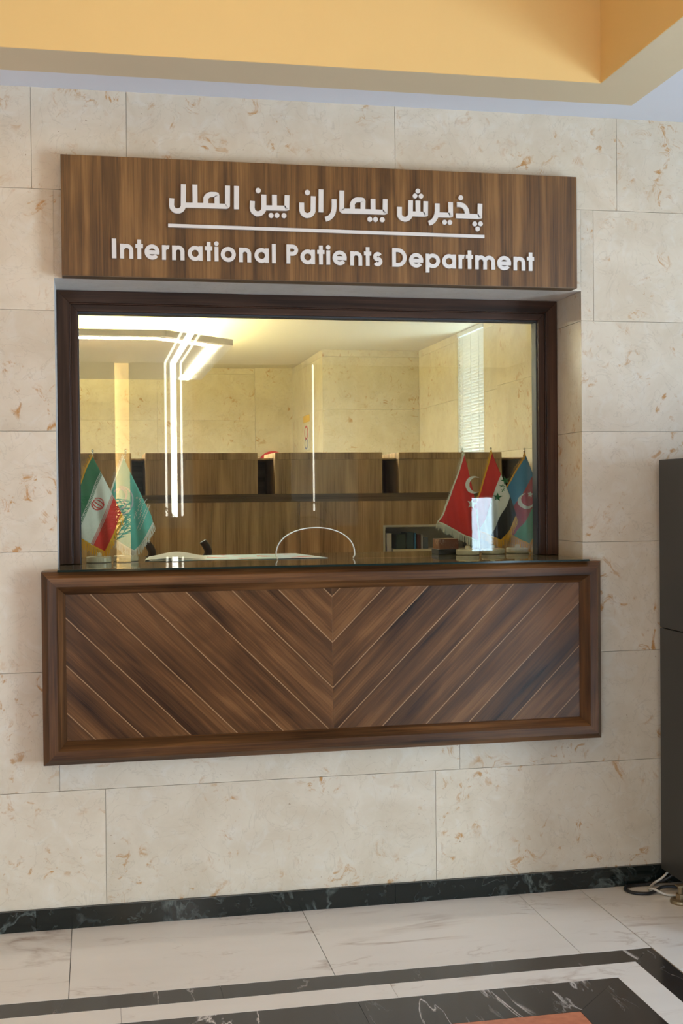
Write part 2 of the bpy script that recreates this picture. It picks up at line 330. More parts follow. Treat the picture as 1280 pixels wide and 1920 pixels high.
        if bevel:
            md = o.modifiers.new('bevel', 'BEVEL'); md.width = bevel; md.segments = 2; md.limit_method = 'ANGLE'; md.angle_limit = 0.6
        return o
def spline(pts, n=8, closed=False):
    P = [Vector(p) for p in pts]; out = []
    m_ = len(P)
    for i in range(m_ if closed else m_ - 1):
        if closed: a, b, c, d = P[(i - 1) % m_], P[i], P[(i + 1) % m_], P[(i + 2) % m_]
        else: a, b, c, d = P[max(i - 1, 0)], P[i], P[i + 1], P[min(i + 2, m_ - 1)]
        for k in range(n):
            t = k / n
            out.append(0.5 * ((2 * b) + (c - a) * t + (2 * a - 5 * b + 4 * c - d) * t * t + (3 * b - a - 3 * c + d) * t ** 3))
    if not closed: out.append(P[-1])
    return [tuple(p) for p in out]
def tag(o, label=None, cat=None, group=None, kind=None):
    if label: o['label'] = label
    if cat: o['category'] = cat
    if group: o['group'] = group
    if kind: o['kind'] = kind
    return o
def structure(o, label, cat): return tag(o, label, cat, kind='structure')
def empty(name, loc, label, cat, group=None):
    o = bpy.data.objects.new(name, None); COL.objects.link(o); o.location = loc; o.empty_display_size = 0.1
    return tag(o, label, cat, group)
def copy_tree(o, parent=None):
    c = o.copy(); COL.objects.link(c)
    if parent: c.parent = parent
    for ch in list(o.children): copy_tree(ch, c)
    return c
# ------------------------------------------------------------------ measures
CEIL = 2.793
OX0, OX1, OZ0, OZ1 = -0.117, 1.737, 1.196, 2.166        # opening in the stone wall
RY = 0.235                                              # reveal depth
LX0, LX1, LY = -4.6, 4.40, -7.95                        # lobby walls
# ------------------------------------------------------------------ front wall of stone slabs
wl = MB()
g = 0.0007
ROWS = [(0.070, 0.459), (0.459, 0.859), (0.859, 1.259), (1.259, 1.659), (1.659, 2.059), (2.059, 2.459), (2.459, CEIL + 0.01)]
JX = [[-1.10, 0.03, 1.178, 2.45, 3.4], [-1.0, -0.119, 1.268, 2.6, 3.6], [-1.3, 0.4, 2.55, 3.5], [-1.15, 0.6, 2.4, 3.6], [-1.3, 0.5, 2.6, 3.5], [-1.1, 0.2, 1.785, 2.9, 3.7], [-1.6, -0.185, 0.125, 1.05, 1.877, 2.8]]
def slab(mb, x0, x1, z0, z1, mi=0):
    mb.box(x0 + g, x1 - g, 0.0, 0.016, z0 + g, z1 - g, mi)
for (z0, z1), js in zip(ROWS, JX):
    xs = [LX0, -3.6, -2.4] + js + [LX1]
    for a, b in zip(xs[:-1], xs[1:]):
        if z1 <= OZ0 or z0 >= OZ1 or b <= OX0 or a >= OX1: slab(wl, a, b, z0, z1); continue
        # cut round the opening
        if a < OX0: slab(wl, a, OX0 + g, z0, z1)
        if b > OX1: slab(wl, OX1 - g, b, z0, z1)
        aa, bb = max(a, OX0), min(b, OX1)
        if z0 < OZ0: slab(wl, aa, bb, z0, OZ0)
        if z1 > OZ1: slab(wl, aa, bb, OZ1, z1)
# core behind the slabs
for x0, x1, z0, z1 in [(LX0, OX0 - 0.016, 0, CEIL), (OX1 + 0.016, LX1, 0, CEIL), (OX0 - 0.016, OX1 + 0.016, 0, OZ0 - 0.02), (OX0 - 0.016, OX1 + 0.016, OZ1 + 0.016, CEIL)]:
    wl.box(x0, x1, 0.014, 0.32, z0, z1, 1)
# reveal linings
for a, b in [(OZ0, 1.259), (1.259, 1.659), (1.659, 2.059), (2.059, OZ1)]:
    wl.box(OX1, OX1 + 0.015, 0.0162, 0.30, a + g, b - g, 0)
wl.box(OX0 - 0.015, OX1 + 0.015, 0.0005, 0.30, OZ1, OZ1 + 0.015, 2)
wl.box(OX0 - 0.015, OX0, 0.0162, 0.30, OZ0, OZ1, 3)
structure(wl.build('wall_front', [M['stone'], M['grout'], M['lit_soffit_stone'], M['trim_grey']]), 'beige marble slab wall with rusty flecks around the reception window', 'wall')
b = MB()
for a, c in [(LX0, -1.5), (-1.5, -0.2), (-0.2, 1.025), (1.025, 2.3), (2.3, LX1)]:
    b.box(a + 0.0006, c - 0.0006, -0.012, 0.012, 0.0, 0.070)
structure(b.build('baseboard_front', M['green_marble'], bevel=0.001), 'dark green veined marble skirting along the front wall', 'baseboard')
# ------------------------------------------------------------------ floor with inlaid border
fl = MB()
fl.box(LX0, LX1, LY, 0.3, -0.12, -0.004, 3)
def ft(poly, mi, gp=0.0011):
    cx = sum(p[0] for p in poly) / len(poly); cy = sum(p[1] for p in poly) / len(poly)
    q = []
    for x, y in poly: q.append((x - gp * (1 if x > cx else -1), y - gp * (1 if y > cy else -1)))
    fl.prism_xy(q, -0.004, 0.0, mi)
xs = [LX0, -4.0, -3.217, -2.434, -1.651, -0.868, -0.085, 0.694, 1.477, 1.713]
for a, c in zip(xs[:-1], xs[1:]): ft([(a, -0.597), (min(c, 1.712), -0.597), (min(c, 1.712), 0.0), (a, 0.0)], 0)
ys = [0.0, -0.78, -1.56, -2.34, -3.12, -3.9, -4.68, -5.46, LY]
for c, a in zip(ys[:-1], ys[1:]):
    ft([(1.713, a), (2.9, a), (2.9, c), (1.713, c)], 0); ft([(2.9, a), (LX1, a), (LX1, c), (2.9, c)], 0)
FY = -6.0
def band(d0, d1, mi, cuts):
    """one band of the border: d = distance inwards from the outer edge (1.709, -0.597)"""
    X0, Y0 = 1.709 - d0, -0.597 - d0; X1, Y1 = 1.709 - d1, -0.597 - d1
    cs = [LX0] + cuts
    for i, a in enumerate(cs):
        last = i == len(cs) - 1
        if last: ft([(a, Y1), (X1, Y1), (X0, Y0), (a, Y0)], mi, 0.0005)
        else: ft([(a, Y1), (cs[i + 1], Y1), (cs[i + 1], Y0), (a, Y0)], mi, 0.0005)
    ft([(X1, FY), (X0, FY), (X0, Y0), (X1, Y1)], mi, 0.0005)
band(0.0, 0.096, 1, [-1.5, 0.35])
band(0.096, 0.200, 0, [-1.5, -0.72, 0.06, 0.839])
band(0.200, 0.400, 1, [-1.2, -0.1, 0.72])
ft([(LX0, FY), (1.309, FY), (1.309, -0.997), (LX0, -0.997)], 2)
ft([(LX0, LY), (1.713, LY), (1.713, FY), (LX0, FY)], 0)
structure(fl.build('floor', [M['white_marble'], M['black_marble'], M['red_granite'], M['gasket']]), 'white marble floor with black inlaid border', 'floor')
# ------------------------------------------------------------------ ceiling with coffer
CX0, CX1, CY0, CY1, CH = -4.2, 1.667, -4.45, -0.352, 0.85
def frame_xy(mb, ox0, ox1, oy0, oy1, ix0, ix1, iy0, iy1, z0, z1, mi=0):
    mb.box(ox0, ox1, iy1, oy1, z0, z1, mi); mb.box(ox0, ox1, oy0, iy0, z0, z1, mi)
    mb.box(ox0, ix0, iy0, iy1, z0, z1, mi); mb.box(ix1, ox1, iy0, iy1, z0, z1, mi)
c = MB(); frame_xy(c, LX0, LX1, LY, 0.016, CX0 - 0.2, CX1 + 0.2, CY0 - 0.2, CY1 + 0.2, CEIL, CEIL + 0.12)
structure(c.build('ceiling', M['white_paint']), 'white painted ceiling strip above the stone wall', 'ceiling')
c = MB(); frame_xy(c, CX0 - 0.2, CX1 + 0.2, CY0 - 0.2, CY1 + 0.2, CX0, CX1, CY0, CY1, CEIL, CEIL + 0.12)
structure(c.build('trim_1', M['beige_paint']), 'beige painted band framing the yellow ceiling recess', 'ceiling trim')
c = MB(); frame_xy(c, CX0 - 0.1, CX1 + 0.1, CY0 - 0.1, CY1 + 0.1, CX0, CX1, CY0, CY1, CEIL + 0.12, CEIL + CH)
c.box(CX0 - 0.1, CX1 + 0.1, CY0 - 0.1, CY1 + 0.1, CEIL + CH, CEIL + CH + 0.08)
frame_xy(c, CX0 - 0.0005, CX1 + 0.0005, CY0 - 0.0005, CY1 + 0.0005, CX0 + 0.003, CX1 - 0.003, CY0 + 0.003, CY1 - 0.003, CEIL + 0.0005, CEIL + CH)
structure(c.build('ceiling', M['yellow_paint']), 'yellow painted walls of the recessed ceiling coffer', 'ceiling')
for i, (x, y) in enumerate([(-2.6, -2.4), (0.35, -1.9)]):
    e = empty('ceiling_light', (x, y, CEIL + CH), 'warm square ceiling lamp high in the yellow coffer, %s' % ('farther left' if i == 0 else 'nearer the right corner'), 'ceiling lamp', 'coffer lamps')
    q = MB((x, y, CEIL + CH)); frame_xy(q, x - .65, x + .65, y - .65, y + .65, x - .6, x + .6, y - .6, y + .6, CEIL + CH - .05, CEIL + CH); q.build('lamp_frame', M['white_paint'], e)
    q = MB((x, y, CEIL + CH)); q.box(x - .6, x + .6, y - .6, y + .6, CEIL + CH - .17, CEIL + CH - .02); q.build('diffuser', M['coffer_lamp'], e)
# ------------------------------------------------------------------ other lobby walls
wr = MB()
WY0, WY1, WZ0, WZ1 = -4.6, -2.75, 0.04, 1.75
for y0, y1, z0, z1 in [(LY, WY0, 0, CEIL), (WY1, 0.32, 0, CEIL), (WY0, WY1, 0, WZ0), (WY0, WY1, WZ1, CEIL)]:
    wr.box(LX1, LX1 + 0.3, y0, y1, z0, z1)
structure(wr.build('wall_right', M['panel_grey']), 'grey panelled wall on the right of the lobby with a tall window', 'wall')
fw = MB(); x = LX1 + 0.1
for y0, y1, z0, z1 in [(WY0, WY0 + .05, WZ0, WZ1), (WY1 - .05, WY1, WZ0, WZ1), (WY0 + .05, WY1 - .05, WZ0, WZ0 + .05), (WY0 + .05, WY1 - .05, WZ1 - .05, WZ1)]:
    fw.box(x, x + .05, y0, y1, z0, z1)
win2 = structure(fw.build('window_2', M['gasket']), 'dark framed tall window letting daylight into the lobby', 'window')
wb = MB()
BX0, BX1, BZ0, BZ1 = 4.00, 4.29, 0.03, 1.41
for x0, x1, z0, z1 in [(LX0, -3.5, 0, CEIL), (-3.5, -1.7, 1.1, CEIL), (-3.5, -1.7, 0, 0.05), (-1.7, BX0, 0, CEIL), (BX1, LX1, 0, CEIL), (BX0, BX1, 0, BZ0), (BX0, BX1, BZ1, CEIL)]:
    wb.box(x0, x1, LY - 0.2, LY, z0, z1)
structure(wb.build('wall_back', M['lobby_wood']), 'dark walnut wall at the back of the lobby', 'wall')
q = MB()
for x0, x1, z0, z1 in [(-3.5, -3.46, .05, 1.1), (-1.74, -1.7, .05, 1.1), (-2.62, -2.58, .09, 1.06), (-3.46, -1.74, 1.06, 1.1), (-3.46, -1.74, .05, .09)]: q.box(x0, x1, LY - .14, LY - .08, z0, z1)
structure(q.build('fill_window_5', M['gasket']), 'added low fill window at the back of the lobby', 'window')  # added out of view as daylight fill for the front wall
q = MB()
for x0, x1, z0, z1 in [(BX0, BX0 + .02, BZ0, BZ1), (BX1 - .02, BX1, BZ0, BZ1), (BX0 + .02, BX1 - .02, BZ0, BZ0 + .02), (BX0 + .02, BX1 - .02, BZ1 - .02, BZ1)]: q.box(x0, x1, LY - .14, LY - .08, z0, z1)
w4 = structure(q.build('window_4', M['trim_grey']), 'narrow window low in the back corner of the lobby', 'window')
q = MB(); q.box(BX0 + .02, BX1 - .02, LY - .115, LY - .109, BZ0 + .02, BZ1 - .02); q.build('pane', glass('tinted_pane', (0.60, 0.63, 0.65)), w4)
wlft = MB(); wlft.box(LX0 - 0.2, LX0, LY, 0.3, 0, CEIL)
structure(wlft.build('wall_left', M['inner_stone']), 'plain beige stone wall at the left end of the lobby', 'wall')
# lobby feature panels with light strips, seen as reflections in the glass
PZ0 = 1.11
for i, (x0, x1, strips) in enumerate([(-0.60, 0.226, []), (0.38, 1.005, [(0.735, .020, 1.235), (0.815, .060, 1.225), (0.893, .020, 1.235)]), (2.02, 2.72, [(2.255, .014, 1.27)])]):
    cx = (x0 + x1) / 2
    lab = ['plain grey hanging wall panel left of the lit amber slot', 'grey hanging wall panel carrying three bright light strips', 'grey hanging wall panel carrying one thin light strip'][i]
    e = empty('wall_panel', (cx, LY + 0.05, PZ0), lab, 'wall panel', 'hanging panels on the lobby back wall')
    q = MB((cx, LY + 0.05, PZ0)); q.box(x0, x1, LY + 0.07, LY + 0.11, PZ0, CEIL - 0.002); q.build('panel', M['panel_grey'], e)
    q = MB((cx, LY + 0.05, PZ0))
    q.box(x0 + .03, x1 - .03, LY + 0.045, LY + 0.07, PZ0 + .02, PZ0 + .035)
    q.box(x1 - .035, x1 - .02, LY + 0.045, LY + 0.07, PZ0 + .04, CEIL - .02)
    q.build('halo_tape', M['halo'], e)
    for sx, sw, sz in strips:
        q = MB((cx, LY + 0.05, PZ0)); q.box(sx - sw / 2, sx + sw / 2, LY + 0.11, LY + 0.118, sz, CEIL - 0.004); q.build('light_strip', M['strip_white'] if sw > .03 else M['strip_thin'], e)
q = MB((0.303, LY, 1.6)); q.box(0.232, 0.374, LY + 0.002, LY + 0.02, 0.02, CEIL - .002)
tag(q.build('amber_light_panel', M['amber']), 'tall narrow amber backlit panel in the slot between grey wall panels', 'light panel')
for i, (sx, sw) in enumerate([(0.735, .020), (0.815, .060), (0.893, .020)]):
    q = MB((sx, -6.2, CEIL)); q.box(sx - sw / 2, sx + sw / 2, LY + .13, CEIL * 0 + CY0 - 0.22, CEIL - .008, CEIL)
    tag(q.build('ceiling_light_strip', M['strip_white'] if sw > .03 else M['strip_thin']), ['thin light strip on the ceiling left of the wide strip', 'wide bright light strip running along the lobby ceiling', 'thin light strip on the ceiling right of the wide strip'][i], 'ceiling light', 'ceiling strips above the grey panel')
def palm(x, y, h, label, seed):
    rnd = random.Random(seed)
    e = empty('potted_palm', (x, y, 0), label, 'potted plant', 'potted palms in the lobby')
    q = MB((x, y, 0)); q.lathe([(.15, 0), (.20, .02), (.23, .38), (.245, .42), (.22, .42), (.21, .37), (0.001, .36)], x, y); q.build('pot', M['pot'], e, smooth=False)
    q = MB((x, y, 0)); q.tube([(x, y, .34), (x + .02, y, .6), (x, y + .01, h * .58)], .035, 10, r1=.02); q.build('trunk', M['trunk'], e, smooth=True)
    q = MB((x, y, 0))
    for k in range(16):
        a = 2.4 * k; ln = rnd.uniform(.5, .75); z0 = h * .52; lift = rnd.uniform(.25, .6) * h * .5
        pts = [(x + ln * t * math.cos(a), y + ln * t * math.sin(a), z0 + lift * math.sin(t * 2.2) * 1.2 - .15 * t * t) for t in [i / 12 for i in range(13)]]
        q.tube(pts, .006, 5, r1=.002)
        for i in range(3, 13):
            p = Vector(pts[i]); d = (p - Vector(pts[i - 1])).normalized(); sd = d.cross(Vector((0, 0, 1))).normalized()
            for sg in (-1, 1):
                tip = p + d * .11 + sd * sg * .16 * (1 - .5 * abs(i / 12 - .5)) - Vector((0, 0, .05)); wv = d * .011
                q.add([tuple(p - wv), tuple(p + wv), tuple(tip), tuple(p + Vector((0, 0, .004)))], [(0, 1, 2), (0, 2, 3), (1, 3, 2)])
    q.build('foliage', M['leaf'], e)
palm(0.08, -6.6, 1.75, 'dark green potted palm in front of the amber light panel', 4)
palm(1.58, -6.4, 1.75, 'dark green potted palm standing between the hanging wall panels', 9)
# ------------------------------------------------------------------ inner room behind the window
IX0, IX1, IY1, IC = -3.0, 2.474, 6.45, 2.54
q = MB(); q.box(IX0, IX1 + .2, 0.32, IY1, -0.12, 0)
structure(q.build('floor', M['inner_stone']), 'stone floor of the office behind the window', 'floor')
q = MB(); q.box(IX0, IX1 + .2, 0.32, IY1 + .2, IC, IC + .1)
structure(q.build('ceiling', plain('warm_white_ceiling', (0.72, 0.66, 0.52), 0.8, vary=.02)), 'cream office ceiling behind the window', 'ceiling')
def slabs_xz(mb, x0, x1, z0, z1, y, cols, rows, th=0.02, face=-1):
    xs = [x0] + [v for v in cols if x0 < v < x1] + [x1]; zs = [z0] + [v for v in rows if z0 < v < z1] + [z1]
    for a, b_ in zip(xs[:-1], xs[1:]):
        for d, e_ in zip(zs[:-1], zs[1:]): mb.box(a + g, b_ - g, y, y + th, d + g, e_ - g)
def slabs_yz(mb, y0, y1, z0, z1, x, cols, rows, th=0.02):
    ys_ = [y0] + [v for v in cols if y0 < v < y1] + [y1]; zs = [z0] + [v for v in rows if z0 < v < z1] + [z1]
    for a, b_ in zip(ys_[:-1], ys_[1:]):
        for d, e_ in zip(zs[:-1], zs[1:]): mb.box(min(x, x + th), max(x, x + th), a + g, b_ - g, d + g, e_ - g)
RZ = [0.088, 0.488, 0.888, 1.288, 1.688, 2.088, 2.488]
q = MB(); slabs_xz(q, IX0, 1.74, 0, IC, IY1, [-1.9, -.7, .55], RZ); q.box(IX0, 1.74, IY1 + .02, IY1 + .2, 0, IC, 1)
q.box(1.39, 1.72, IY1 - .03, IY1, 0, IC, 0)
structure(q.build('wall_back', [M['inner_stone'], M['grout']]), 'far stone wall of the office behind the window', 'wall')
q = MB(); slabs_yz(q, 5.0, IY1, 0, IC, 1.718, [], RZ); slabs_xz(q, 1.718, IX1, 0, IC, 5.0, [], RZ); q.box(1.738, IX1 + .2, 5.02, IY1 + .2, 0, IC, 1)
structure(q.build('wall_middle', [M['inner_stone'], M['grout']]), 'projecting stone pier at the back right of the office', 'wall')
# right wall of the office with a window under blinds
VY0, VY1, VZ0 = 3.385, 3.985, 0.9
q = MB(); slabs_yz(q, 0.32, VY0, 0, IC, IX1, [1.4, 2.3], RZ); slabs_yz(q, VY1, 5.0, 0, IC, IX1, [], RZ); slabs_yz(q, VY0, VY1, 0, VZ0, IX1, [], RZ)
q.box(IX1 + .02, IX1 + .2, 0.32, VY0, 0, IC, 1); q.box(IX1 + .02, IX1 + .2, VY1, 5.02, 0, IC, 1); q.box(IX1 + .02, IX1 + .2, VY0, VY1, 0, VZ0, 1)
q.box(IX1 + .001, IX1 + .2, VY1 - .015, VY1, VZ0, IC, 0); q.box(IX1 + .001, IX1 + .2, VY0, VY0 + .015, VZ0, IC, 0)
# pier nearer the glass
slabs_yz(q, 1.3, 2.93, 0, IC, IX1 - .07, [], RZ, 0.02); q.box(IX1 - .05, IX1, 1.302, 2.928, 0, IC, 1); q.box(IX1 - .068, IX1, 2.912, 2.93, 0, IC, 0)
structure(q.build('wall_right', [M['inner_stone'], M['grout']]), 'right stone wall of the office with the window under blinds', 'wall')
q = MB(); q.box(IX0 - .2, IX0, 0.32, IY1 + .2, 0, IC)
structure(q.build('wall_left', M['inner_stone']), 'left stone wall of the office behind the window', 'wall')
q = MB((IX1 + .15, 3.78, VZ0)); 
for y0, y1, z0, z1 in [(VY0 + .016, VY0 + .05, VZ0, IC), (VY1 - .05, VY1 - .016, VZ0, IC), (VY0 + .06, VY1 - .06, VZ0, VZ0 + .05), (VY0 + .06, VY1 - .06, IC - .05, IC)]:
    q.box(IX1 + .14, IX1 + .18, y0, y1, z0, z1)
w3 = structure(q.build('window_3', M['trim_grey']), 'office window behind the white venetian blind', 'window')
q = MB((IX1 + .15, 3.78, VZ0)); q.box(IX1 + .155, IX1 + .161, VY0 + .05, VY1 - .05, VZ0 + .05, IC - .05); q.build('pane', glass('dimming_pane', (0.66, 0.66, 0.65)), w3)  # pane tint added to dim the daylight reaching the blind
q = MB(); q.box(IX1 + .2, 6.5, 0.34, 8.0, IC + .1, IC + .25)
structure(q.build('ceiling', M['white_paint']), 'added unseen slab keeping the sun off the office blind', 'sun blocker')  # added out of view to block direct sun from the blind
slat_m = fabric('blind_slat', (0.80, 0.78, 0.74), trans=0.20, rough=0.5)
e = empty('venetian_blind', (IX1 + .016, 3.69, VZ0), 'white venetian blind in the office window behind the red flag', 'blind')
q = MB((IX1 + .016, 3.69, VZ0)); z = VZ0 + .03; cx = IX1 + .016
while z < IC - .03:
    q.add([(cx + .007, VY0 + .016, z - .0118), (cx - .007, VY0 + .016, z + .0118), (cx - .007, 3.969, z + .0118), (cx + .007, 3.969, z - .0118), (cx + .008, VY0 + .016, z - .0108), (cx - .006, VY0 + .016, z + .0128), (cx - .006, 3.969, z + .0128), (cx + .008, 3.969, z - .0108)],
          [(0, 3, 2, 1), (4, 5, 6, 7), (0, 1, 5, 4), (1, 2, 6, 5), (2, 3, 7, 6), (3, 0, 4, 7)]); z += 0.0205
q.build('slats', slat_m, e)
q = MB((IX1 + .016, 3.69, VZ0)); q.box(cx - .02, cx + .02, VY0 + .018, 3.966, IC - .03, IC - .002); q.build('head_rail', M['white_paint'], e)
q = MB((IX1 + .016, 3.69, VZ0))
for yy in (VY0 + .12, 3.68, 3.86): q.tube([(cx - .014, yy, VZ0 + .02), (cx - .014, yy, IC - .03)], .001, 5)
q.build('ladder_cord', M['paper'], e)
# floating ceiling tray with cove light
TX = 0.80
tray = empty('ceiling_light_tray', (-1.0, 4.0, 2.30), 'pale floating ceiling tray with white light line and glowing cove', 'ceiling light')
TO = (-1.0, 4.0, 2.30)
poly = [(-2.6, 2.52), (0.40, 2.51), (TX, 2.87), (TX, 5.0), (-2.6, 5.0)]
q = MB(TO); q.prism_xy(poly, 2.30, 2.335); q.build('tray', plain('grey_white_tray', (0.76, 0.71, 0.60), 0.7, vary=.02), tray)
up_ = [(-2.5, 2.86), (0.24, 2.86), (0.50, 3.10), (0.50, 4.7), (-2.5, 4.7)]
q = MB(TO); q.prism_xy(up_, 2.335, IC); q.build('upstand', plain('cream_upstand', (0.75, 0.68, 0.48), 0.8, vary=.02), tray)
q = MB(TO)
q.box(-2.5, 0.30, 2.70, 2.72, 2.336, 2.346); q.prism_xy([(0.30, 2.70), (0.31, 2.685), (0.66, 3.0), (0.645, 3.015)], 2.336, 2.346); q.box(0.645, 0.665, 3.0, 4.85, 2.336, 2.346); q.box(-2.5, 0.645, 4.83, 4.85, 2.336, 2.346)
q.build('cove_tape', M['led_warm'], tray)
q = MB(TO)
q.prism_xy([(-2.5, 2.59), (0.374, 2.58), (0.362, 2.625), (-2.5, 2.635)], 2.296, 2.3005)
q.prism_xy([(0.374, 2.58), (0.715, 2.885), (0.665, 2.905), (0.362, 2.625)], 2.296, 2.3005)
q.prism_xy([(0.715, 2.885), (0.708, 4.50), (0.658, 4.50), (0.665, 2.905)], 2.296, 2.3005)
q.box(0.645, 0.705, 4.58, 4.96, 2.296, 2.3005)
q.build('light_line', M['led_white'], tray)
# walnut partition with raised boxes on its top
PY = 2.40
part = empty('wood_partition', (0.9, PY, 0), 'long walnut office partition with an open book niche', 'partition')
PO = (0.9, PY, 0); NX0, NX1, NZ0, NZ1 = 1.576, 2.08, 0.98, 1.256
q = MB(PO)
xs = [-2.6, -1.6, -.6, .12, .62, 1.10]
for a, b_ in zip(xs[:-1], xs[1:]): q.box(a + .0008, b_ - .0008, PY, PY + .03, 0, 1.402)
q.box(1.1008, NX0, PY, PY + .03, 0, 1.402); q.box(NX1, 2.46, PY, PY + .03, 0, 1.402); q.box(NX0, NX1, PY, PY + .03, NZ1, 1.402); q.box(NX0, NX1, PY, PY + .03, 0, NZ0)
q.build('front_panel', M['inner_wood'], part)
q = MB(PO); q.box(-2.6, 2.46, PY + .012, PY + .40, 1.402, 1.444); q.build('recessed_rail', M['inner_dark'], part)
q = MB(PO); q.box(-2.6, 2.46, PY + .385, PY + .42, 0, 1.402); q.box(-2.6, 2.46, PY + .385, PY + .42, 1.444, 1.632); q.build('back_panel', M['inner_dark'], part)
q = MB(PO); q.box(-2.6, 2.46, PY + .06, PY + .42, 1.632, 1.640); q.build('lid', M['inner_wood'], part)
q = MB(PO); q.box(NX0 - .012, NX0, PY - .001, PY + .21, NZ0, NZ1); q.box(NX1, NX1 + .012, PY - .001, PY + .21, NZ0, NZ1); q.box(NX0 - .012, NX1 + .012, PY - .001, PY + .21, NZ1, NZ1 + .012); q.box(NX0, NX1, PY + .20, PY + .21, NZ0, NZ1)
q.box(NX0, NX1, PY - .001, PY + .21, NZ0 - .012, NZ0); q.build('niche_lining', M['niche_grey'], part)
q = MB(PO); q.box(NX0 + .045, NX1, PY + .004, PY + .20, 1.112, 1.134); q.build('shelf', M['cream'], part)
for i, (x0, x1) in enumerate([(-0.42, 0.203), (0.275, 0.874), (0.967, 1.562), (1.656, 2.252)]):
    lab = ['walnut box unit behind the green and white striped flag', 'walnut box unit second from the left, left of the red ring', 'walnut box unit in the middle, in front of the red ring', 'walnut box unit behind the red crescent flag'][i]
    q = MB(((x0 + x1) / 2, PY, 1.444)); q.box(x0, x1, PY, PY + .384, 1.4445, 1.6315); q.box(x0, x1, PY, PY + .058, 1.6315, 1.669); q.box(x0, x1, PY + .058, PY + .43, 1.6405, 1.669)
    tag(q.build('box_unit', M['inner_wood'], bevel=.002 if i < 3 else .004), lab, 'cabinet', 'raised box units on the partition')
# books and papers on the niche shelf
BK = [(1.585, .030, .105, .985, 'paper', 'white papers leaning at the left end of the niche', 'paper', 'paper_bundle'), (1.640, .055, .082, 1.134, 'dkgreen', 'wide dark green folder left of the blue spined book', 'folder', 'folder'),
      (1.700, .040, .092, 1.134, 'teal', 'dark teal folder standing before the blue spined book', 'folder', 'folder'), (1.744, .010, .088, 1.134, 'blue', 'thin bright blue book on the niche shelf', 'book', 'book'),
      (1.760, .020, .080, 1.134, 'maroon', 'dark maroon book right of the bright blue one', 'book', 'book'), (1.784, .009, .078, 1.134, 'paper', 'thin white booklet right of the maroon book', 'book', 'booklet'), (1.797, .026, .064, 1.134, 'slate', 'short slate blue book at the right end of the row', 'book', 'book')]
bc = {'dkgreen': (0.02, 0.045, 0.04), 'teal': (0.012, 0.05, 0.07), 'blue': (0.02, 0.22, 0.55), 'maroon': (0.09, 0.025, 0.02), 'slate': (0.10, 0.13, 0.19), 'paper': (0.62, 0.60, 0.66)}
for x, wd, hh, z0, cn, lab, cat, nm in BK:
    e = empty(nm, (x + wd / 2, PY + .1, z0), lab, cat, 'folders and books in the niche')
    mm = plain('cover_' + cn + '_%d' % int(x * 1000), bc[cn], .5)
    if nm == 'paper_bundle':
        z0 = NZ0; hh = 1.222 - NZ0
    q = MB((x + wd / 2, PY + .1, e.location.z)); q.box(x, x + .003, PY + .012, PY + .14, z0, z0 + hh); q.box(x + wd - .003, x + wd, PY + .012, PY + .14, z0, z0 + hh); q.box(x + .003, x + wd - .003, PY + .010, PY + .016, z0, z0 + hh); q.build('cover', mm, e)
    q = MB((x + wd / 2, PY + .1, e.location.z)); q.box(x + .003, x + wd - .003, PY + .018, PY + .135, z0 + .002, z0 + hh - .004); q.build('pages', M['paper'], e)
# red ring sign and safety poster
e = empty('round_sign', (1.535, IY1 - .04, 1.69), 'round sign with a red rim peeking over the middle box unit', 'sign')
q = MB((1.535, IY1 - .04, 1.69)); q.lathe([(.128, 0), (.128, .012)], 0, 0, 32)
rim = MB((0, 0, 0)); rim.ribbon([(.118 * math.cos(2 * PI * i / 40), .118 * math.sin(2 * PI * i / 40)) for i in range(40)], .026, -.014, 0, True); ro = rim.build('rim', M['red_mark'], e)
fc = MB((0, 0, 0)); fc.disc(0, 0, .11, -.008, 0, 32); fc.build('face', plain('sign_face', (0.45, .42, .34), .5), e)
e = empty('wall_poster', (1.717, 5.70, 1.80), 'white wall poster with red circle and yellow labels on the pier', 'poster')
PO2 = (1.717, 5.70, 1.80)
q = MB(PO2); q.box(1.713, 1.717, 5.58, 5.84, 1.80, 2.005); q.build('sheet', M['paper'], e)
q = MB(PO2); q.box(1.713, 1.717, 5.57, 5.85, 2.03, 2.085); q.build('yellow_label', M['yellow_mark'], e)
q = MB(PO2); q.box(1.713, 1.717, 5.57, 5.85, 1.66, 1.765); q.build('yellow_label', M['yellow_mark'], e)
def ring_yz(mb, cy, cz, ry, rz, x, wd, n=24):
    for i in range(n):
        a, c_ = 2 * PI * i / n, 2 * PI * (i + 1) / n
        p = [(x, cy + (ry - wd / 2 * s_) * math.cos(t), cz + (rz - wd / 2 * s_) * math.sin(t)) for t, s_ in ((a, 1), (c_, 1), (c_, -1), (a, -1))]
        mb.add(p + [(x + .001, b1, b2) for _, b1, b2 in p], [(0, 1, 2, 3), (7, 6, 5, 4), (0, 4, 5, 1), (2, 6, 7, 3)])
q = MB(PO2); ring_yz(q, 5.71, 1.945, .075, .05, 1.7115, .016); q.build('red_circle', M['red_mark'], e)
q = MB(PO2); ring_yz(q, 5.71, 1.855, .07, .04, 1.7115, .014); q.build('blue_circle', M['blue_mark'], e)
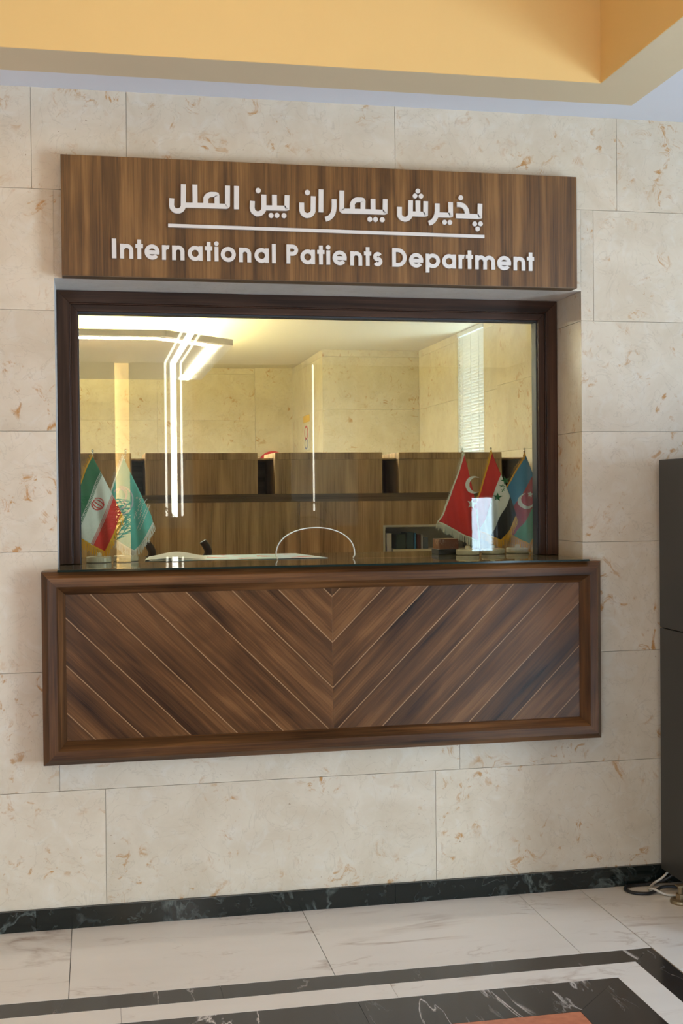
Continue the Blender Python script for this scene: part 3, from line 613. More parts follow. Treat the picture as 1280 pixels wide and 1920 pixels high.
# high-backed chair behind the desk, only its post tops show
CHW = wood('dark_chair_wood', 'z', WW, tint=(.5, .5, .5))
ch = empty('wooden_chair', (0.37, 1.55, 0), 'dark wooden high chair whose curled post tops rise behind the papers', 'chair'); CO = (0.37, 1.55, 0)
q = MB(CO); q.box(.17, .57, 1.36, 1.76, .62, .66); q.build('seat', CHW, ch, bevel=.01)
for sx in (.245, .495):
    q = MB(CO); q.tube(spline([(sx, 1.40, .65), (sx, 1.385, .95), (sx, 1.37, 1.13), (sx + .012, 1.36, 1.19), (sx - .012, 1.355, 1.235)]), .021, 10, r1=.017); q.build('back_post', CHW, ch, smooth=True)
    q = MB(CO); q.tube([(sx - .03 if sx < .3 else sx + .03, 1.40, 0), (sx, 1.40, .62)], .02, 8); q.build('leg', CHW, ch)
    q = MB(CO); q.tube([(sx - .03 if sx < .3 else sx + .03, 1.73, 0), (sx, 1.72, .62)], .02, 8); q.build('leg', CHW, ch)
q = MB(CO); q.box(.25, .49, 1.375, 1.395, .95, 1.08); q.build('crest_rail', CHW, ch, bevel=.005)
# ------------------------------------------------------------------ reception window
q = MB()
FY0 = RY; fo = [(OX0 + .001, OX1 - .001, OZ0 + .006, OZ1 - .0005)]
x0, x1, z1 = OX0 + .001, OX1 - .001, OZ1 - .0005
w1, w2 = .047, .024      # outer and inner members
zb = OZ0 + .0065
# mitred outer bars with a small chamfered step down to the inner bars
def bar_profile(mb, xa, xb, za, zc, wa, y0, y1):
    mb.prism_xz([(xa, za), (xa + wa, za), (xa + wa, zc - wa), (xa, zc)], y0, y1, 1)
    mb.prism_xz([(xb - wa, za), (xb, za), (xb, zc), (xb - wa, zc - wa)], y0, y1, 1)
    mb.prism_xz([(xa, zc), (xa + wa, zc - wa), (xb - wa, zc - wa), (xb, zc)], y0, y1, 0)
bar_profile(q, x0, x1, zb, z1, w1 - .004, FY0, .31)
bar_profile(q, x0 + w1 - .004, x1 - w1 + .004, zb, z1 - w1 + .004, .004, FY0 + .004, .31)
bar_profile(q, x0 + w1, x1 - w1, zb, z1 - w1, w2, FY0 + .012, .31)
win = structure(q.build('window_1', [M['win_x'], M['win_z']], bevel=.0015), 'dark walnut framed reception window with an arched speaking hole', 'window')
q = MB(); ix0, ix1, iz1 = x0 + w1 + w2, x1 - w1 - w2, z1 - w1 - w2
for a, b_, c_, d in [(ix0, ix0 + .004, zb, iz1), (ix1 - .004, ix1, zb, iz1), (ix0 + .004, ix1 - .004, iz1 - .006, iz1)]: q.box(a, b_, .262, .31, c_, d)
q.build('gasket', M['gasket'], win)
PNY = .285
ax, aw, at_ = .806, .148, 1.3185
arch = []
for i in range(25):
    t = PI * i / 24
    arch.append((ax - aw * math.cos(t) * (1 - .0 * abs(math.cos(t))), zb + .001 + .012 + (at_ - zb - .013) * math.sin(t) ** .85))
hole = [(ax - aw + .006, zb + .001)] + arch + [(ax + aw - .006, zb + .001)]
xl, xr, zt = ix0 + .004, ix1 - .004, iz1 - .006
q = MB(); n = len(hole)
# pane as fans of quads round the hole so that no face is concave
vs_ = []
top_pts = [(xl + (xr - xl) * i / (n - 1), zt) for i in range(n)]
for yy in (PNY, PNY + .008):
    vs_ += [(x, yy, z) for x, z in hole] + [(x, yy, z) for x, z in top_pts] + [(xl, yy, zb + .001), (xr, yy, zb + .001)]
K = 2 * n + 2; fs_ = []
for i in range(n - 1): fs_ += [(i, i + 1, n + i + 1, n + i), (K + n + i, K + n + i + 1, K + i + 1, K + i)]
fs_ += [(2 * n, 0, n), (K + n, K, K + 2 * n), (n - 1, 2 * n + 1, 2 * n - 1), (K + 2 * n - 1, K + 2 * n + 1, K + n - 1)]
q.add(vs_, fs_); po = q.build('pane', M['pane'], win)
q = MB(); q.ribbon(hole, .0036, PNY - .0006, PNY + .0086); q.build('arch_edge', M['glass_edge'], win)
# ------------------------------------------------------------------ sign board
SX0, SX1, SZ0, SZ1, SY = -0.090, 1.698, 2.1665, 2.560, -0.060
sg = empty('sign_board', ((SX0 + SX1) / 2, 0, SZ0), 'walnut sign board with silver raised lettering above the window', 'sign')
SO = ((SX0 + SX1) / 2, 0, SZ0)
q = MB(SO); q.box(SX0, SX1, SY, -.0005, SZ0, SZ1); q.build('board', M['sign_wood'], sg, bevel=.0012)
q = MB(SO); q.box(SX0 + .0008, SX1 - .0008, SY + .0015, -.001, SZ0 - .0016, SZ0); q.build('edge_band', M['inner_dark'], sg)
PERSIAN = [([[(0.269, 2.428), (0.268, 2.405), (0.269, 2.401), (0.27, 2.397), (0.273, 2.393), (0.276, 2.39), (0.279, 2.388), (0.283, 2.387), (0.288, 2.387), (0.292, 2.387), (0.296, 2.389), (0.3, 2.391), (0.303, 2.394), (0.305, 2.398), (0.307, 2.402), (0.307, 2.407), (0.308, 2.476)], [(0.305, 2.407), (0.385, 2.408), (0.449, 2.408), (0.452, 2.409), (0.454, 2.411), (0.455, 2.477)], [(0.346, 2.476), (0.346, 2.407)], [(0.381, 2.408), (0.382, 2.423), (0.382, 2.427), (0.382, 2.432), (0.384, 2.436), (0.387, 2.44), (0.391, 2.443), (0.395, 2.445), (0.4, 2.446), (0.414, 2.446), (0.418, 2.445), (0.419, 2.442), (0.419, 2.408)]], []), ([[(0.485, 2.477), (0.484, 2.4)]], []), ([[(0.538, 2.429), (0.537, 2.406), (0.538, 2.402), (0.539, 2.398), (0.541, 2.394), (0.545, 2.391), (0.548, 2.389), (0.552, 2.387), (0.557, 2.387), (0.561, 2.388), (0.565, 2.389), (0.569, 2.392), (0.572, 2.395), (0.575, 2.399), (0.576, 2.403), (0.577, 2.407), (0.577, 2.452)], [(0.575, 2.408), (0.652, 2.409), (0.655, 2.41), (0.655, 2.412), (0.656, 2.453)], [(0.613, 2.453), (0.613, 2.408)]], [(0.558, 2.465, 0.0089), (0.601, 2.383, 0.0086), (0.621, 2.384, 0.0086), (0.645, 2.384, 0.0086)]), ([[(0.706, 2.43), (0.706, 2.405), (0.707, 2.401), (0.708, 2.397), (0.71, 2.394), (0.713, 2.391), (0.717, 2.389), (0.721, 2.387), (0.725, 2.387), (0.73, 2.388), (0.734, 2.389), (0.738, 2.392), (0.741, 2.395), (0.743, 2.398), (0.745, 2.403), (0.745, 2.407), (0.746, 2.453)]], [(0.726, 2.465, 0.0089)]), ([[(0.773, 2.477), (0.772, 2.4)]], []), ([[(0.818, 2.446), (0.818, 2.42), (0.817, 2.409), (0.814, 2.399), (0.809, 2.39), (0.802, 2.383), (0.794, 2.379), (0.787, 2.377)]], []), ([[(0.845, 2.476), (0.844, 2.41), (0.846, 2.408), (0.848, 2.407), (0.92, 2.408), (0.993, 2.408), (0.996, 2.409), (0.996, 2.411), (0.997, 2.453)], [(0.881, 2.408), (0.882, 2.424), (0.881, 2.428), (0.882, 2.433), (0.884, 2.437), (0.887, 2.441), (0.89, 2.444), (0.895, 2.446), (0.899, 2.447), (0.913, 2.447), (0.917, 2.446), (0.919, 2.442), (0.918, 2.408)], [(0.954, 2.452), (0.954, 2.408)]], [(0.942, 2.382, 0.0086), (0.962, 2.382, 0.0086), (0.986, 2.382, 0.0086)]), ([[(1.047, 2.428), (1.047, 2.405), (1.047, 2.4), (1.049, 2.396), (1.051, 2.393), (1.054, 2.39), (1.058, 2.388), (1.062, 2.387), (1.066, 2.386), (1.071, 2.387), (1.075, 2.389), (1.079, 2.391), (1.082, 2.394), (1.084, 2.398), (1.086, 2.402), (1.086, 2.406), (1.087, 2.452)], [(1.085, 2.406), (1.137, 2.406), (1.14, 2.407), (1.14, 2.41), (1.141, 2.451)], [(1.113, 2.452), (1.113, 2.406)]], [(1.113, 2.485, 0.0084), (1.103, 2.468, 0.0084), (1.124, 2.468, 0.0084)]), ([[(1.182, 2.445), (1.182, 2.42), (1.18, 2.408), (1.176, 2.397), (1.169, 2.386), (1.161, 2.379), (1.151, 2.376)], [(1.18, 2.406), (1.227, 2.406), (1.23, 2.407), (1.23, 2.41), (1.23, 2.451)]], [(1.208, 2.381, 0.0084), (1.227, 2.381, 0.0084)]), ([[(1.249, 2.405), (1.333, 2.405), (1.336, 2.406), (1.336, 2.408), (1.337, 2.45)], [(1.253, 2.444), (1.265, 2.444), (1.275, 2.441), (1.283, 2.434), (1.288, 2.424), (1.291, 2.408)]], [(1.267, 2.468, 0.0086), (1.317, 2.379, 0.0084), (1.338, 2.38, 0.0084), (1.327, 2.362, 0.0084)])]
UL = ((0.256, 2.338), (1.352, 2.336))
LATIN = [('I', 0.072, 0.086), ('n', 0.098, 0.141), ('t', 0.148, 0.173), ('e', 0.178, 0.227), ('r', 0.235, 0.261), ('n', 0.268, 0.309), ('a', 0.32, 0.369), ('t', 0.377, 0.402), ('i', 0.408, 0.423), ('o', 0.43, 0.48), ('n', 0.491, 0.532), ('a', 0.543, 0.592), ('l', 0.603, 0.615), ('P', 0.652, 0.692), ('a', 0.7, 0.75), ('t', 0.758, 0.783), ('i', 0.789, 0.803), ('e', 0.811, 0.86), ('n', 0.872, 0.914), ('t', 0.921, 0.946), ('s', 0.952, 0.985), ('D', 1.02, 1.071), ('e', 1.08, 1.13), ('p', 1.139, 1.19), ('a', 1.198, 1.248), ('r', 1.257, 1.281), ('t', 1.284, 1.31), ('m', 1.317, 1.39), ('e', 1.398, 1.449), ('n', 1.458, 1.501), ('t', 1.508, 1.534)]
YF, YB = -0.0685, -0.0612
for strokes, dots in PERSIAN:
    q = MB(SO)
    for k, st in enumerate(strokes): q.ribbon(st, .0166, YF + .00006 * k, YB)
    for cx, cz, r in dots: q.disc(cx, cz, r, YF, YB)
    q.build('letter', M['silver'], sg)
q = MB(SO); q.ribbon([UL[0], UL[1]], .0112, YF, YB); q.build('underline', M['silver'], sg)
def arc(cx, cz, rx, rz, a0, a1, n=18): return [(cx + rx * math.cos(math.radians(a0 + (a1 - a0) * i / n)), cz + rz * math.sin(math.radians(a0 + (a1 - a0) * i / n))) for i in range(n + 1)]
XH, CAP, DESC, ST = .0482, .0640, .0165, .0130
def glyph(ch_, xa, xb):
    b0 = 2.2243 - (xa - .077) * .0022
    S = []; D = []; w_ = xb - xa; s_ = ST; h_ = s_ / 2; xm = (xa + xb) / 2
    def ring(rx_off=0): return arc(xa + w_ / 2, b0 + XH / 2, w_ / 2 - h_, XH / 2 - h_ + .0008, 0, 360, 36)
    if ch_ in 'Il': S = [[(xm, b0), (xm, b0 + CAP)]]
    elif ch_ == 'i': S = [[(xm, b0), (xm, b0 + XH)]]; D = [(xm, b0 + CAP - .0052, .0077)]
    elif ch_ == 'n': r = (w_ - s_) / 2; S = [[(xa + h_, b0), (xa + h_, b0 + XH)], [(xa + h_, b0 + XH * .4)] + arc(xm, b0 + XH - h_ - r, r, r, 180, 0) + [(xb - h_, b0)]]
    elif ch_ == 'm':
        r = (w_ - s_) / 4; S = [[(xa + h_, b0), (xa + h_, b0 + XH)]]
        for c_ in (xa + h_ + r, xa + h_ + 3 * r): S.append([(c_ - r, b0 + XH * .35)] + arc(c_, b0 + XH - h_ - r, r, r, 180, 0) + [(c_ + r, b0)])
    elif ch_ == 'r': r = w_ - s_; S = [[(xa + h_, b0), (xa + h_, b0 + XH)], [(xa + h_, b0 + XH * .35)] + arc(xa + h_ + r, b0 + XH - h_ - r, r, r, 180, 72, 10)]
    elif ch_ == 't': xc = xa + w_ * .5; S = [[(xc, b0), (xc, b0 + CAP)], [(xa, b0 + XH - h_ * .9), (xb, b0 + XH - h_ * .9)]]
    elif ch_ == 'o': S = ['c', ring()]
    elif ch_ == 'a': S = ['c', ring(), [(xb - h_, b0), (xb - h_, b0 + XH)]]
    elif ch_ == 'p': S = ['c', ring(), [(xa + h_, b0 - DESC), (xa + h_, b0 + XH)]]
    elif ch_ == 'e':
        rx, rz = w_ / 2 - h_, XH / 2 - h_ + .0008
        S = [arc(xm, b0 + XH / 2, rx, rz, -4, 322, 40), [(xa + h_, b0 + XH / 2 - .0008), (xb - .0004, b0 + XH / 2 - .0008)]]
    elif ch_ == 'D':
        r = CAP / 2 - h_; S = ['c', [(xa + h_, b0 + h_)] + [(xb - h_ - r * .98, b0 + h_)] + arc(xb - h_ - r * .98, b0 + CAP / 2, r * .98, r, -90, 90, 20) + [(xa + h_, b0 + CAP - h_)]]
    elif ch_ == 'P':
        r = CAP * .29 - h_; zc = b0 + CAP - CAP * .29
        S = [[(xa + h_, b0), (xa + h_, b0 + CAP)], [(xa + h_, zc - r), (xb - h_ - r, zc - r)] + arc(xb - h_ - r, zc, r, r, -90, 90, 14) + [(xa + h_, zc + r)]]
    elif ch_ == 's':
        rx = w_ / 2 - h_; rz = (XH / 2 - h_) / 2 + .0006; zc1 = b0 + h_ + rz; zc2 = b0 + XH - h_ - rz
        S = [arc(xm, zc2, rx * .92, rz, 28, 250, 16) + arc(xm, zc1, rx, rz, 70, -150, 16)]
    return S, D
for ch_, xa, xb in LATIN:
    S, D = glyph(ch_, xa, xb); q = MB(SO); closed = False; k = 0
    for st in S:
        if st == 'c': closed = True; continue
        q.ribbon(st, .0145 if ch_ == 'I' else ST, YF + .00006 * k, YB, closed); closed = False; k += 1
    for cx, cz, r in D: q.disc(cx, cz, r, YF, YB)
    q.build('letter', M['silver'], sg)
# ------------------------------------------------------------------ reception counter front
QX0, QX1, QZ0, QZ1, QD = -0.168, 1.776, 0.560, 1.1945, 0.088
cn = empty('reception_counter', ((QX0 + QX1) / 2, 0, QZ0), 'walnut framed counter front with chevron boards under the window', 'counter front')
QO = ((QX0 + QX1) / 2, 0, QZ0)
q = MB(QO)
prof = [(0.0, -.0008), (0.0, .066), (.020, QD), (.048, QD), (.052, QD - .004), (.076, QD - .034), (.076, -.0008 + .02)]
def loop(d): return [(QX0 + d, QZ0 + d), (QX1 - d, QZ0 + d), (QX1 - d, QZ1 - d), (QX0 + d, QZ1 - d)]
for side in range(4):
    vs_ = []
    for d, dep in prof:
        L = loop(d); a, b_ = L[side], L[(side + 1) % 4]
        vs_ += [(a[0], -dep, a[1]), (b_[0], -dep, b_[1])]
    fs_ = [(2 * k, 2 * k + 1, 2 * k + 3, 2 * k + 2) for k in range(len(prof) - 1)]
    q.add(vs_, fs_, 0 if side % 2 == 0 else 1)
q.build('frame', [M['frame_x'], M['frame_z']], cn)
AX0, AX1, AZ0, AZ1, AC = QX0 + .074, QX1 - .074, QZ0 + .074, QZ1 - .074, 0.801
q = MB(QO); q.box(AX0, AX1, -.0500, -.004, AZ0, AZ1); q.build('inlay_lines', M['inlay'], cn)
def clip(poly, f):
    out = []
    for i in range(len(poly)):
        a, b_ = poly[i], poly[(i + 1) % len(poly)]; fa, fb = f(a), f(b_)
        if fa >= 0: out.append(a)
        if (fa >= 0) != (fb >= 0): t = fa / (fa - fb); out.append((a[0] + (b_[0] - a[0]) * t, a[1] + (b_[1] - a[1]) * t))
    return out
bl, br = MB(QO), MB(QO)
STEP = .1568; A0 = 1.0895; gp = .0024
for k in range(-2, 12):
    lo = A0 - STEP * (k + 1); hi = A0 - STEP * k
    for sgn, mb in ((-1, bl), (1, br)):
        rect = [(AX0, AZ0), (AC - .0006, AZ0), (AC - .0006, AZ1), (AX0, AZ1)] if sgn < 0 else [(AC + .0006, AZ0), (AX1, AZ0), (AX1, AZ1), (AC + .0006, AZ1)]
        # z - |x-AC| lies between lo and hi
        p = clip(rect, lambda v: (v[1] - sgn * (v[0] - AC)) - (lo + gp)); p = clip(p, lambda v: (hi - gp) - (v[1] - sgn * (v[0] - AC))) if p else p
        if len(p) > 2: mb.prism_xz(p, -.0512, -.049)
bl.build('chevron_board', M['chev_left'], cn); br.build('chevron_board', M['chev_right'], cn)
# ledge: walnut shelf with a sheet of glass on it
q = MB(((OX0 + OX1) / 2, .4, OZ0)); q.box(OX0 + .004, OX1 - .004, .02, .75, OZ0 - .022, OZ0 - .0022); q.box(OX0 + .004, OX1 - .004, .60, .745, .75, OZ0 - .022)
tag(q.build('service_desk', M['ledge_wood']), 'walnut desk top running through the reception window', 'desk')
gt = empty('glass_top', (.805, .3, OZ0), 'greenish glass sheet lying on the counter ledge', 'glass top')
q = MB((.805, .3, OZ0)); q.box(OX0 + .001, 1.7265, -.084, RY - .002, OZ0 - .001, OZ0 + .0055); q.box(OX0 + .003, OX1 - .003, RY - .002, .752, OZ0 - .001, OZ0 + .0055); q.build('sheet', M['ledge_glass'], gt)
q = MB((.805, .3, OZ0)); q.box(OX0 + .001, 1.7265, -.0862, -.084, OZ0 - .0012, OZ0 + .0053); q.build('front_edge', M['ledge_edge'], gt)
LZ = OZ0 + .0055
# ------------------------------------------------------------------ table flags
FLAGS = {'iran': {'y': 0.345, 'base': (0.019, 1.205), 'tip': (0.001, 1.604), 'T': (0.0, 1.587), 'C': (0.102, 1.38), 'B': (0.042, 1.239), 'L': (-0.106, 1.338), 'hoist': [(0.0, 1.587), (0.034, 1.521), (0.069, 1.45), (0.095, 1.395), (0.102, 1.38)], 'top': [(0.0, 1.587), (-0.021, 1.547), (-0.046, 1.478), (-0.075, 1.409), (-0.106, 1.338)], 'fly': [(-0.106, 1.338), (-0.056, 1.299), (-0.005, 1.265), (0.042, 1.239)], 'bot': [(0.102, 1.38), (0.083, 1.326), (0.061, 1.276), (0.042, 1.239)], 'emblem': [[(0.002, 1.424), (0.037, 1.4)], [(-0.001, 1.418), (0.007, 1.429)], [(0.035, 1.399), (0.022, 1.398), (0.011, 1.403), (0.004, 1.41), (0.0, 1.42)], [(0.031, 1.395), (0.015, 1.392), (0.006, 1.396), (-0.001, 1.405), (-0.004, 1.416)], [(0.038, 1.404), (0.034, 1.416), (0.025, 1.424), (0.016, 1.428), (0.006, 1.428)], [(0.04, 1.408), (0.036, 1.425), (0.029, 1.432), (0.019, 1.435), (0.008, 1.434)]]}, 'teal': {'y': 0.39, 'base': (0.117, 1.203), 'tip': (0.12, 1.606), 'T': (0.112, 1.584), 'C': (0.217, 1.358), 'B': (0.148, 1.239), 'L': (0.034, 1.329), 'hoist': [(0.112, 1.584), (0.134, 1.537), (0.163, 1.478), (0.193, 1.417), (0.212, 1.378), (0.217, 1.342)], 'top': [(0.112, 1.584), (0.094, 1.539), (0.07, 1.471), (0.05, 1.399), (0.034, 1.329)], 'fly': [(0.034, 1.329), (0.072, 1.289), (0.11, 1.261), (0.148, 1.239)], 'bot': [(0.217, 1.342), (0.193, 1.297), (0.17, 1.26), (0.148, 1.239)], 'emblem': [[(0.097, 1.477), (0.108, 1.476), (0.118, 1.473), (0.127, 1.467), (0.135, 1.458), (0.141, 1.447), (0.144, 1.436), (0.144, 1.423), (0.143, 1.411), (0.138, 1.4), (0.131, 1.39), (0.123, 1.383), (0.113, 1.377), (0.103, 1.375), (0.092, 1.376)], [(0.077, 1.456), (0.081, 1.462), (0.088, 1.467), (0.095, 1.469), (0.102, 1.468), (0.109, 1.465), (0.114, 1.459), (0.118, 1.452), (0.12, 1.443), (0.119, 1.434), (0.116, 1.426), (0.111, 1.42), (0.104, 1.416)], [(0.089, 1.453), (0.092, 1.461), (0.097, 1.467), (0.103, 1.471), (0.11, 1.47), (0.116, 1.467), (0.121, 1.461), (0.123, 1.453), (0.123, 1.444), (0.12, 1.436), (0.115, 1.431)], [(0.115, 1.423), (0.119, 1.417), (0.119, 1.41), (0.116, 1.403), (0.111, 1.398), (0.103, 1.395), (0.095, 1.395), (0.088, 1.399), (0.083, 1.404), (0.081, 1.411), (0.082, 1.419)]], 'script': [[(0.149, 1.359), (0.15, 1.364), (0.15, 1.368)], [(0.155, 1.367), (0.157, 1.372), (0.152, 1.376)], [(0.153, 1.375), (0.157, 1.38), (0.152, 1.384)], [(0.158, 1.384), (0.164, 1.389), (0.159, 1.393)], [(0.165, 1.392), (0.165, 1.397), (0.169, 1.401)], [(0.163, 1.4), (0.164, 1.405), (0.169, 1.409)], [(0.168, 1.409), (0.171, 1.414), (0.172, 1.417)], [(0.167, 1.417), (0.17, 1.422), (0.171, 1.426)], [(0.172, 1.425), (0.167, 1.43), (0.178, 1.434)], [(0.163, 1.357), (0.165, 1.362), (0.169, 1.365)], [(0.168, 1.365), (0.172, 1.37), (0.168, 1.374)], [(0.171, 1.373), (0.17, 1.378), (0.178, 1.382)], [(0.174, 1.381), (0.17, 1.386), (0.172, 1.39)], [(0.172, 1.389), (0.177, 1.394), (0.173, 1.398)], [(0.178, 1.397), (0.176, 1.402), (0.18, 1.406)], [(0.179, 1.405), (0.177, 1.41), (0.182, 1.414)], [(0.183, 1.413), (0.188, 1.418), (0.187, 1.422)], [(0.188, 1.421), (0.193, 1.426), (0.196, 1.43)], [(0.168, 1.317), (0.206, 1.407)], [(0.157, 1.316), (0.199, 1.413)], [(0.162, 1.317), (0.166, 1.315)], [(0.165, 1.324), (0.17, 1.322)], [(0.168, 1.331), (0.173, 1.329)], [(0.171, 1.338), (0.176, 1.336)], [(0.174, 1.345), (0.179, 1.343)], [(0.177, 1.352), (0.182, 1.35)], [(0.18, 1.359), (0.185, 1.357)], [(0.184, 1.366), (0.188, 1.364)], [(0.187, 1.373), (0.192, 1.371)], [(0.19, 1.38), (0.195, 1.378)], [(0.193, 1.387), (0.198, 1.385)], [(0.196, 1.393), (0.201, 1.391)], [(0.199, 1.4), (0.204, 1.398)], [(0.202, 1.407), (0.207, 1.405)], [(0.162, 1.434), (0.16, 1.432), (0.158, 1.432), (0.156, 1.434), (0.158, 1.437), (0.161, 1.437), (0.162, 1.434)]]}, 'turkey': {'y': 0.36, 'base': (1.418, 1.191), 'tip': (1.398, 1.606), 'T': (1.402, 1.592), 'C': (1.451, 1.377), 'B': (1.459, 1.252), 'L': (1.295, 1.332), 'hoist': [(1.402, 1.592), (1.418, 1.532), (1.437, 1.45), (1.451, 1.377)], 'top': [(1.402, 1.592), (1.375, 1.512), (1.345, 1.43), (1.317, 1.369), (1.295, 1.332)], 'fly': [(1.295, 1.332), (1.348, 1.307), (1.401, 1.279), (1.459, 1.252)], 'bot': [(1.451, 1.377), (1.455, 1.326), (1.459, 1.285), (1.459, 1.252)], 'cres': [[(1.464, 1.447), (1.458, 1.443), (1.45, 1.44), (1.442, 1.438), (1.434, 1.439), (1.426, 1.441), (1.419, 1.445), (1.413, 1.45), (1.409, 1.457), (1.406, 1.464), (1.405, 1.472), (1.406, 1.48), (1.409, 1.487), (1.413, 1.494), (1.419, 1.499), (1.426, 1.503), (1.433, 1.505), (1.442, 1.506), (1.45, 1.505), (1.457, 1.502), (1.464, 1.498)], [(1.464, 1.498), (1.458, 1.5), (1.452, 1.5), (1.446, 1.5), (1.441, 1.499), (1.435, 1.496), (1.431, 1.493), (1.427, 1.488), (1.424, 1.483), (1.422, 1.478), (1.422, 1.472), (1.422, 1.466), (1.424, 1.461), (1.427, 1.456), (1.431, 1.452), (1.436, 1.448), (1.441, 1.446), (1.447, 1.444), (1.453, 1.444), (1.459, 1.445), (1.464, 1.447)]], 'star': [[(1.436, 1.42), (1.438, 1.405), (1.454, 1.401), (1.439, 1.395), (1.44, 1.379), (1.429, 1.39), (1.414, 1.385), (1.422, 1.398), (1.412, 1.41), (1.427, 1.408)]]}, 'iraq': {'y': 0.4, 'base': (1.534, 1.193), 'tip': (1.527, 1.611), 'T': (1.527, 1.599), 'C': (1.623, 1.36), 'B': (1.566, 1.253), 'L': (1.427, 1.315), 'hoist': [(1.527, 1.599), (1.553, 1.54), (1.576, 1.486), (1.602, 1.427), (1.621, 1.375), (1.623, 1.348)], 'top': [(1.527, 1.599), (1.509, 1.543), (1.484, 1.47), (1.458, 1.391), (1.427, 1.315)], 'fly': [(1.427, 1.315), (1.472, 1.294), (1.52, 1.272), (1.566, 1.253)], 'bot': [(1.623, 1.348), (1.605, 1.312), (1.585, 1.277), (1.566, 1.253)], 'star': [[(1.552, 1.441), (1.556, 1.429), (1.569, 1.428), (1.558, 1.421), (1.56, 1.409), (1.55, 1.416), (1.538, 1.411), (1.543, 1.422), (1.533, 1.431), (1.547, 1.43)], [(1.575, 1.505), (1.582, 1.495), (1.595, 1.498), (1.587, 1.488), (1.594, 1.477), (1.581, 1.481), (1.573, 1.472), (1.573, 1.484), (1.561, 1.489), (1.573, 1.493)]], 'script': [[(1.566, 1.444), (1.574, 1.458)], [(1.563, 1.452), (1.576, 1.449)], [(1.561, 1.463), (1.569, 1.473)], [(1.558, 1.469), (1.574, 1.462)], [(1.567, 1.47), (1.578, 1.464)]]}, 'azer': {'y': 0.43, 'base': (1.646, 1.191), 'tip': (1.676, 1.61), 'T': (1.676, 1.589), 'C': (1.763, 1.35), 'B': (1.688, 1.235), 'L': (1.506, 1.34), 'hoist': [(1.676, 1.589), (1.706, 1.513), (1.734, 1.428), (1.758, 1.373), (1.763, 1.35)], 'top': [(1.676, 1.589), (1.644, 1.539), (1.602, 1.47), (1.555, 1.405), (1.506, 1.34)], 'fly': [(1.506, 1.34), (1.567, 1.302), (1.629, 1.267), (1.688, 1.235)], 'bot': [(1.763, 1.35), (1.736, 1.306), (1.711, 1.266), (1.688, 1.235)], 'cres': [[(1.711, 1.41), (1.711, 1.402), (1.709, 1.395), (1.705, 1.388), (1.7, 1.383), (1.694, 1.379), (1.686, 1.376), (1.679, 1.375), (1.671, 1.375), (1.663, 1.378), (1.657, 1.382), (1.651, 1.387), (1.647, 1.393), (1.644, 1.401), (1.644, 1.408), (1.645, 1.415), (1.648, 1.422), (1.653, 1.428), (1.658, 1.433), (1.665, 1.437), (1.673, 1.439)], [(1.673, 1.439), (1.668, 1.436), (1.663, 1.432), (1.659, 1.428), (1.657, 1.423), (1.655, 1.418), (1.655, 1.412), (1.656, 1.406), (1.658, 1.401), (1.661, 1.396), (1.665, 1.392), (1.67, 1.389), (1.676, 1.387), (1.682, 1.386), (1.688, 1.387), (1.694, 1.388), (1.699, 1.391), (1.703, 1.395), (1.707, 1.399), (1.71, 1.404), (1.711, 1.41)]], 'star': [[(1.696, 1.445), (1.698, 1.438), (1.706, 1.435), (1.699, 1.43), (1.699, 1.422), (1.692, 1.426), (1.684, 1.425), (1.686, 1.432), (1.682, 1.439), (1.69, 1.439)]]}}
FM = {}
for k_, c_ in dict(green=(0.020, 0.145, 0.060), white=(0.66, 0.64, 0.60), red=(0.62, 0.030, 0.022), teal=(0.115, 0.42, 0.37), tred=(0.60, 0.030, 0.025), ired=(0.60, 0.035, 0.030), black=(0.012, 0.011, 0.013), blue=(0.035, 0.22, 0.42), ared=(0.42, 0.025, 0.035), agreen=(0.05, 0.30, 0.12), gold=(0.72, 0.36, 0.025), ivory=(0.66, 0.62, 0.50), lilac=(0.42, 0.42, 0.46), emgreen=(0.012, 0.12, 0.04)).items():
    FM[k_] = fabric('flag_' + k_, c_, trans=0.12)
M['onyx'] = marble('cream_onyx', (0.60, 0.54, 0.42), (0.40, 0.33, 0.22), 0.25, 12, .03)
def lerp_pts(pl, t):
    L = [0]
    for a, b_ in zip(pl[:-1], pl[1:]): L.append(L[-1] + math.dist(a, b_))
    s_ = t * L[-1]
    for i in range(len(pl) - 1):
        if s_ <= L[i + 1] + 1e-9:
            u = (s_ - L[i]) / max(1e-9, L[i + 1] - L[i]); return (pl[i][0] + (pl[i + 1][0] - pl[i][0]) * u, pl[i][1] + (pl[i + 1][1] - pl[i][1]) * u)
    return pl[-1]
def sm(pl): return [(p[0], p[2]) for p in spline([(x, 0, z) for x, z in pl], 6)]
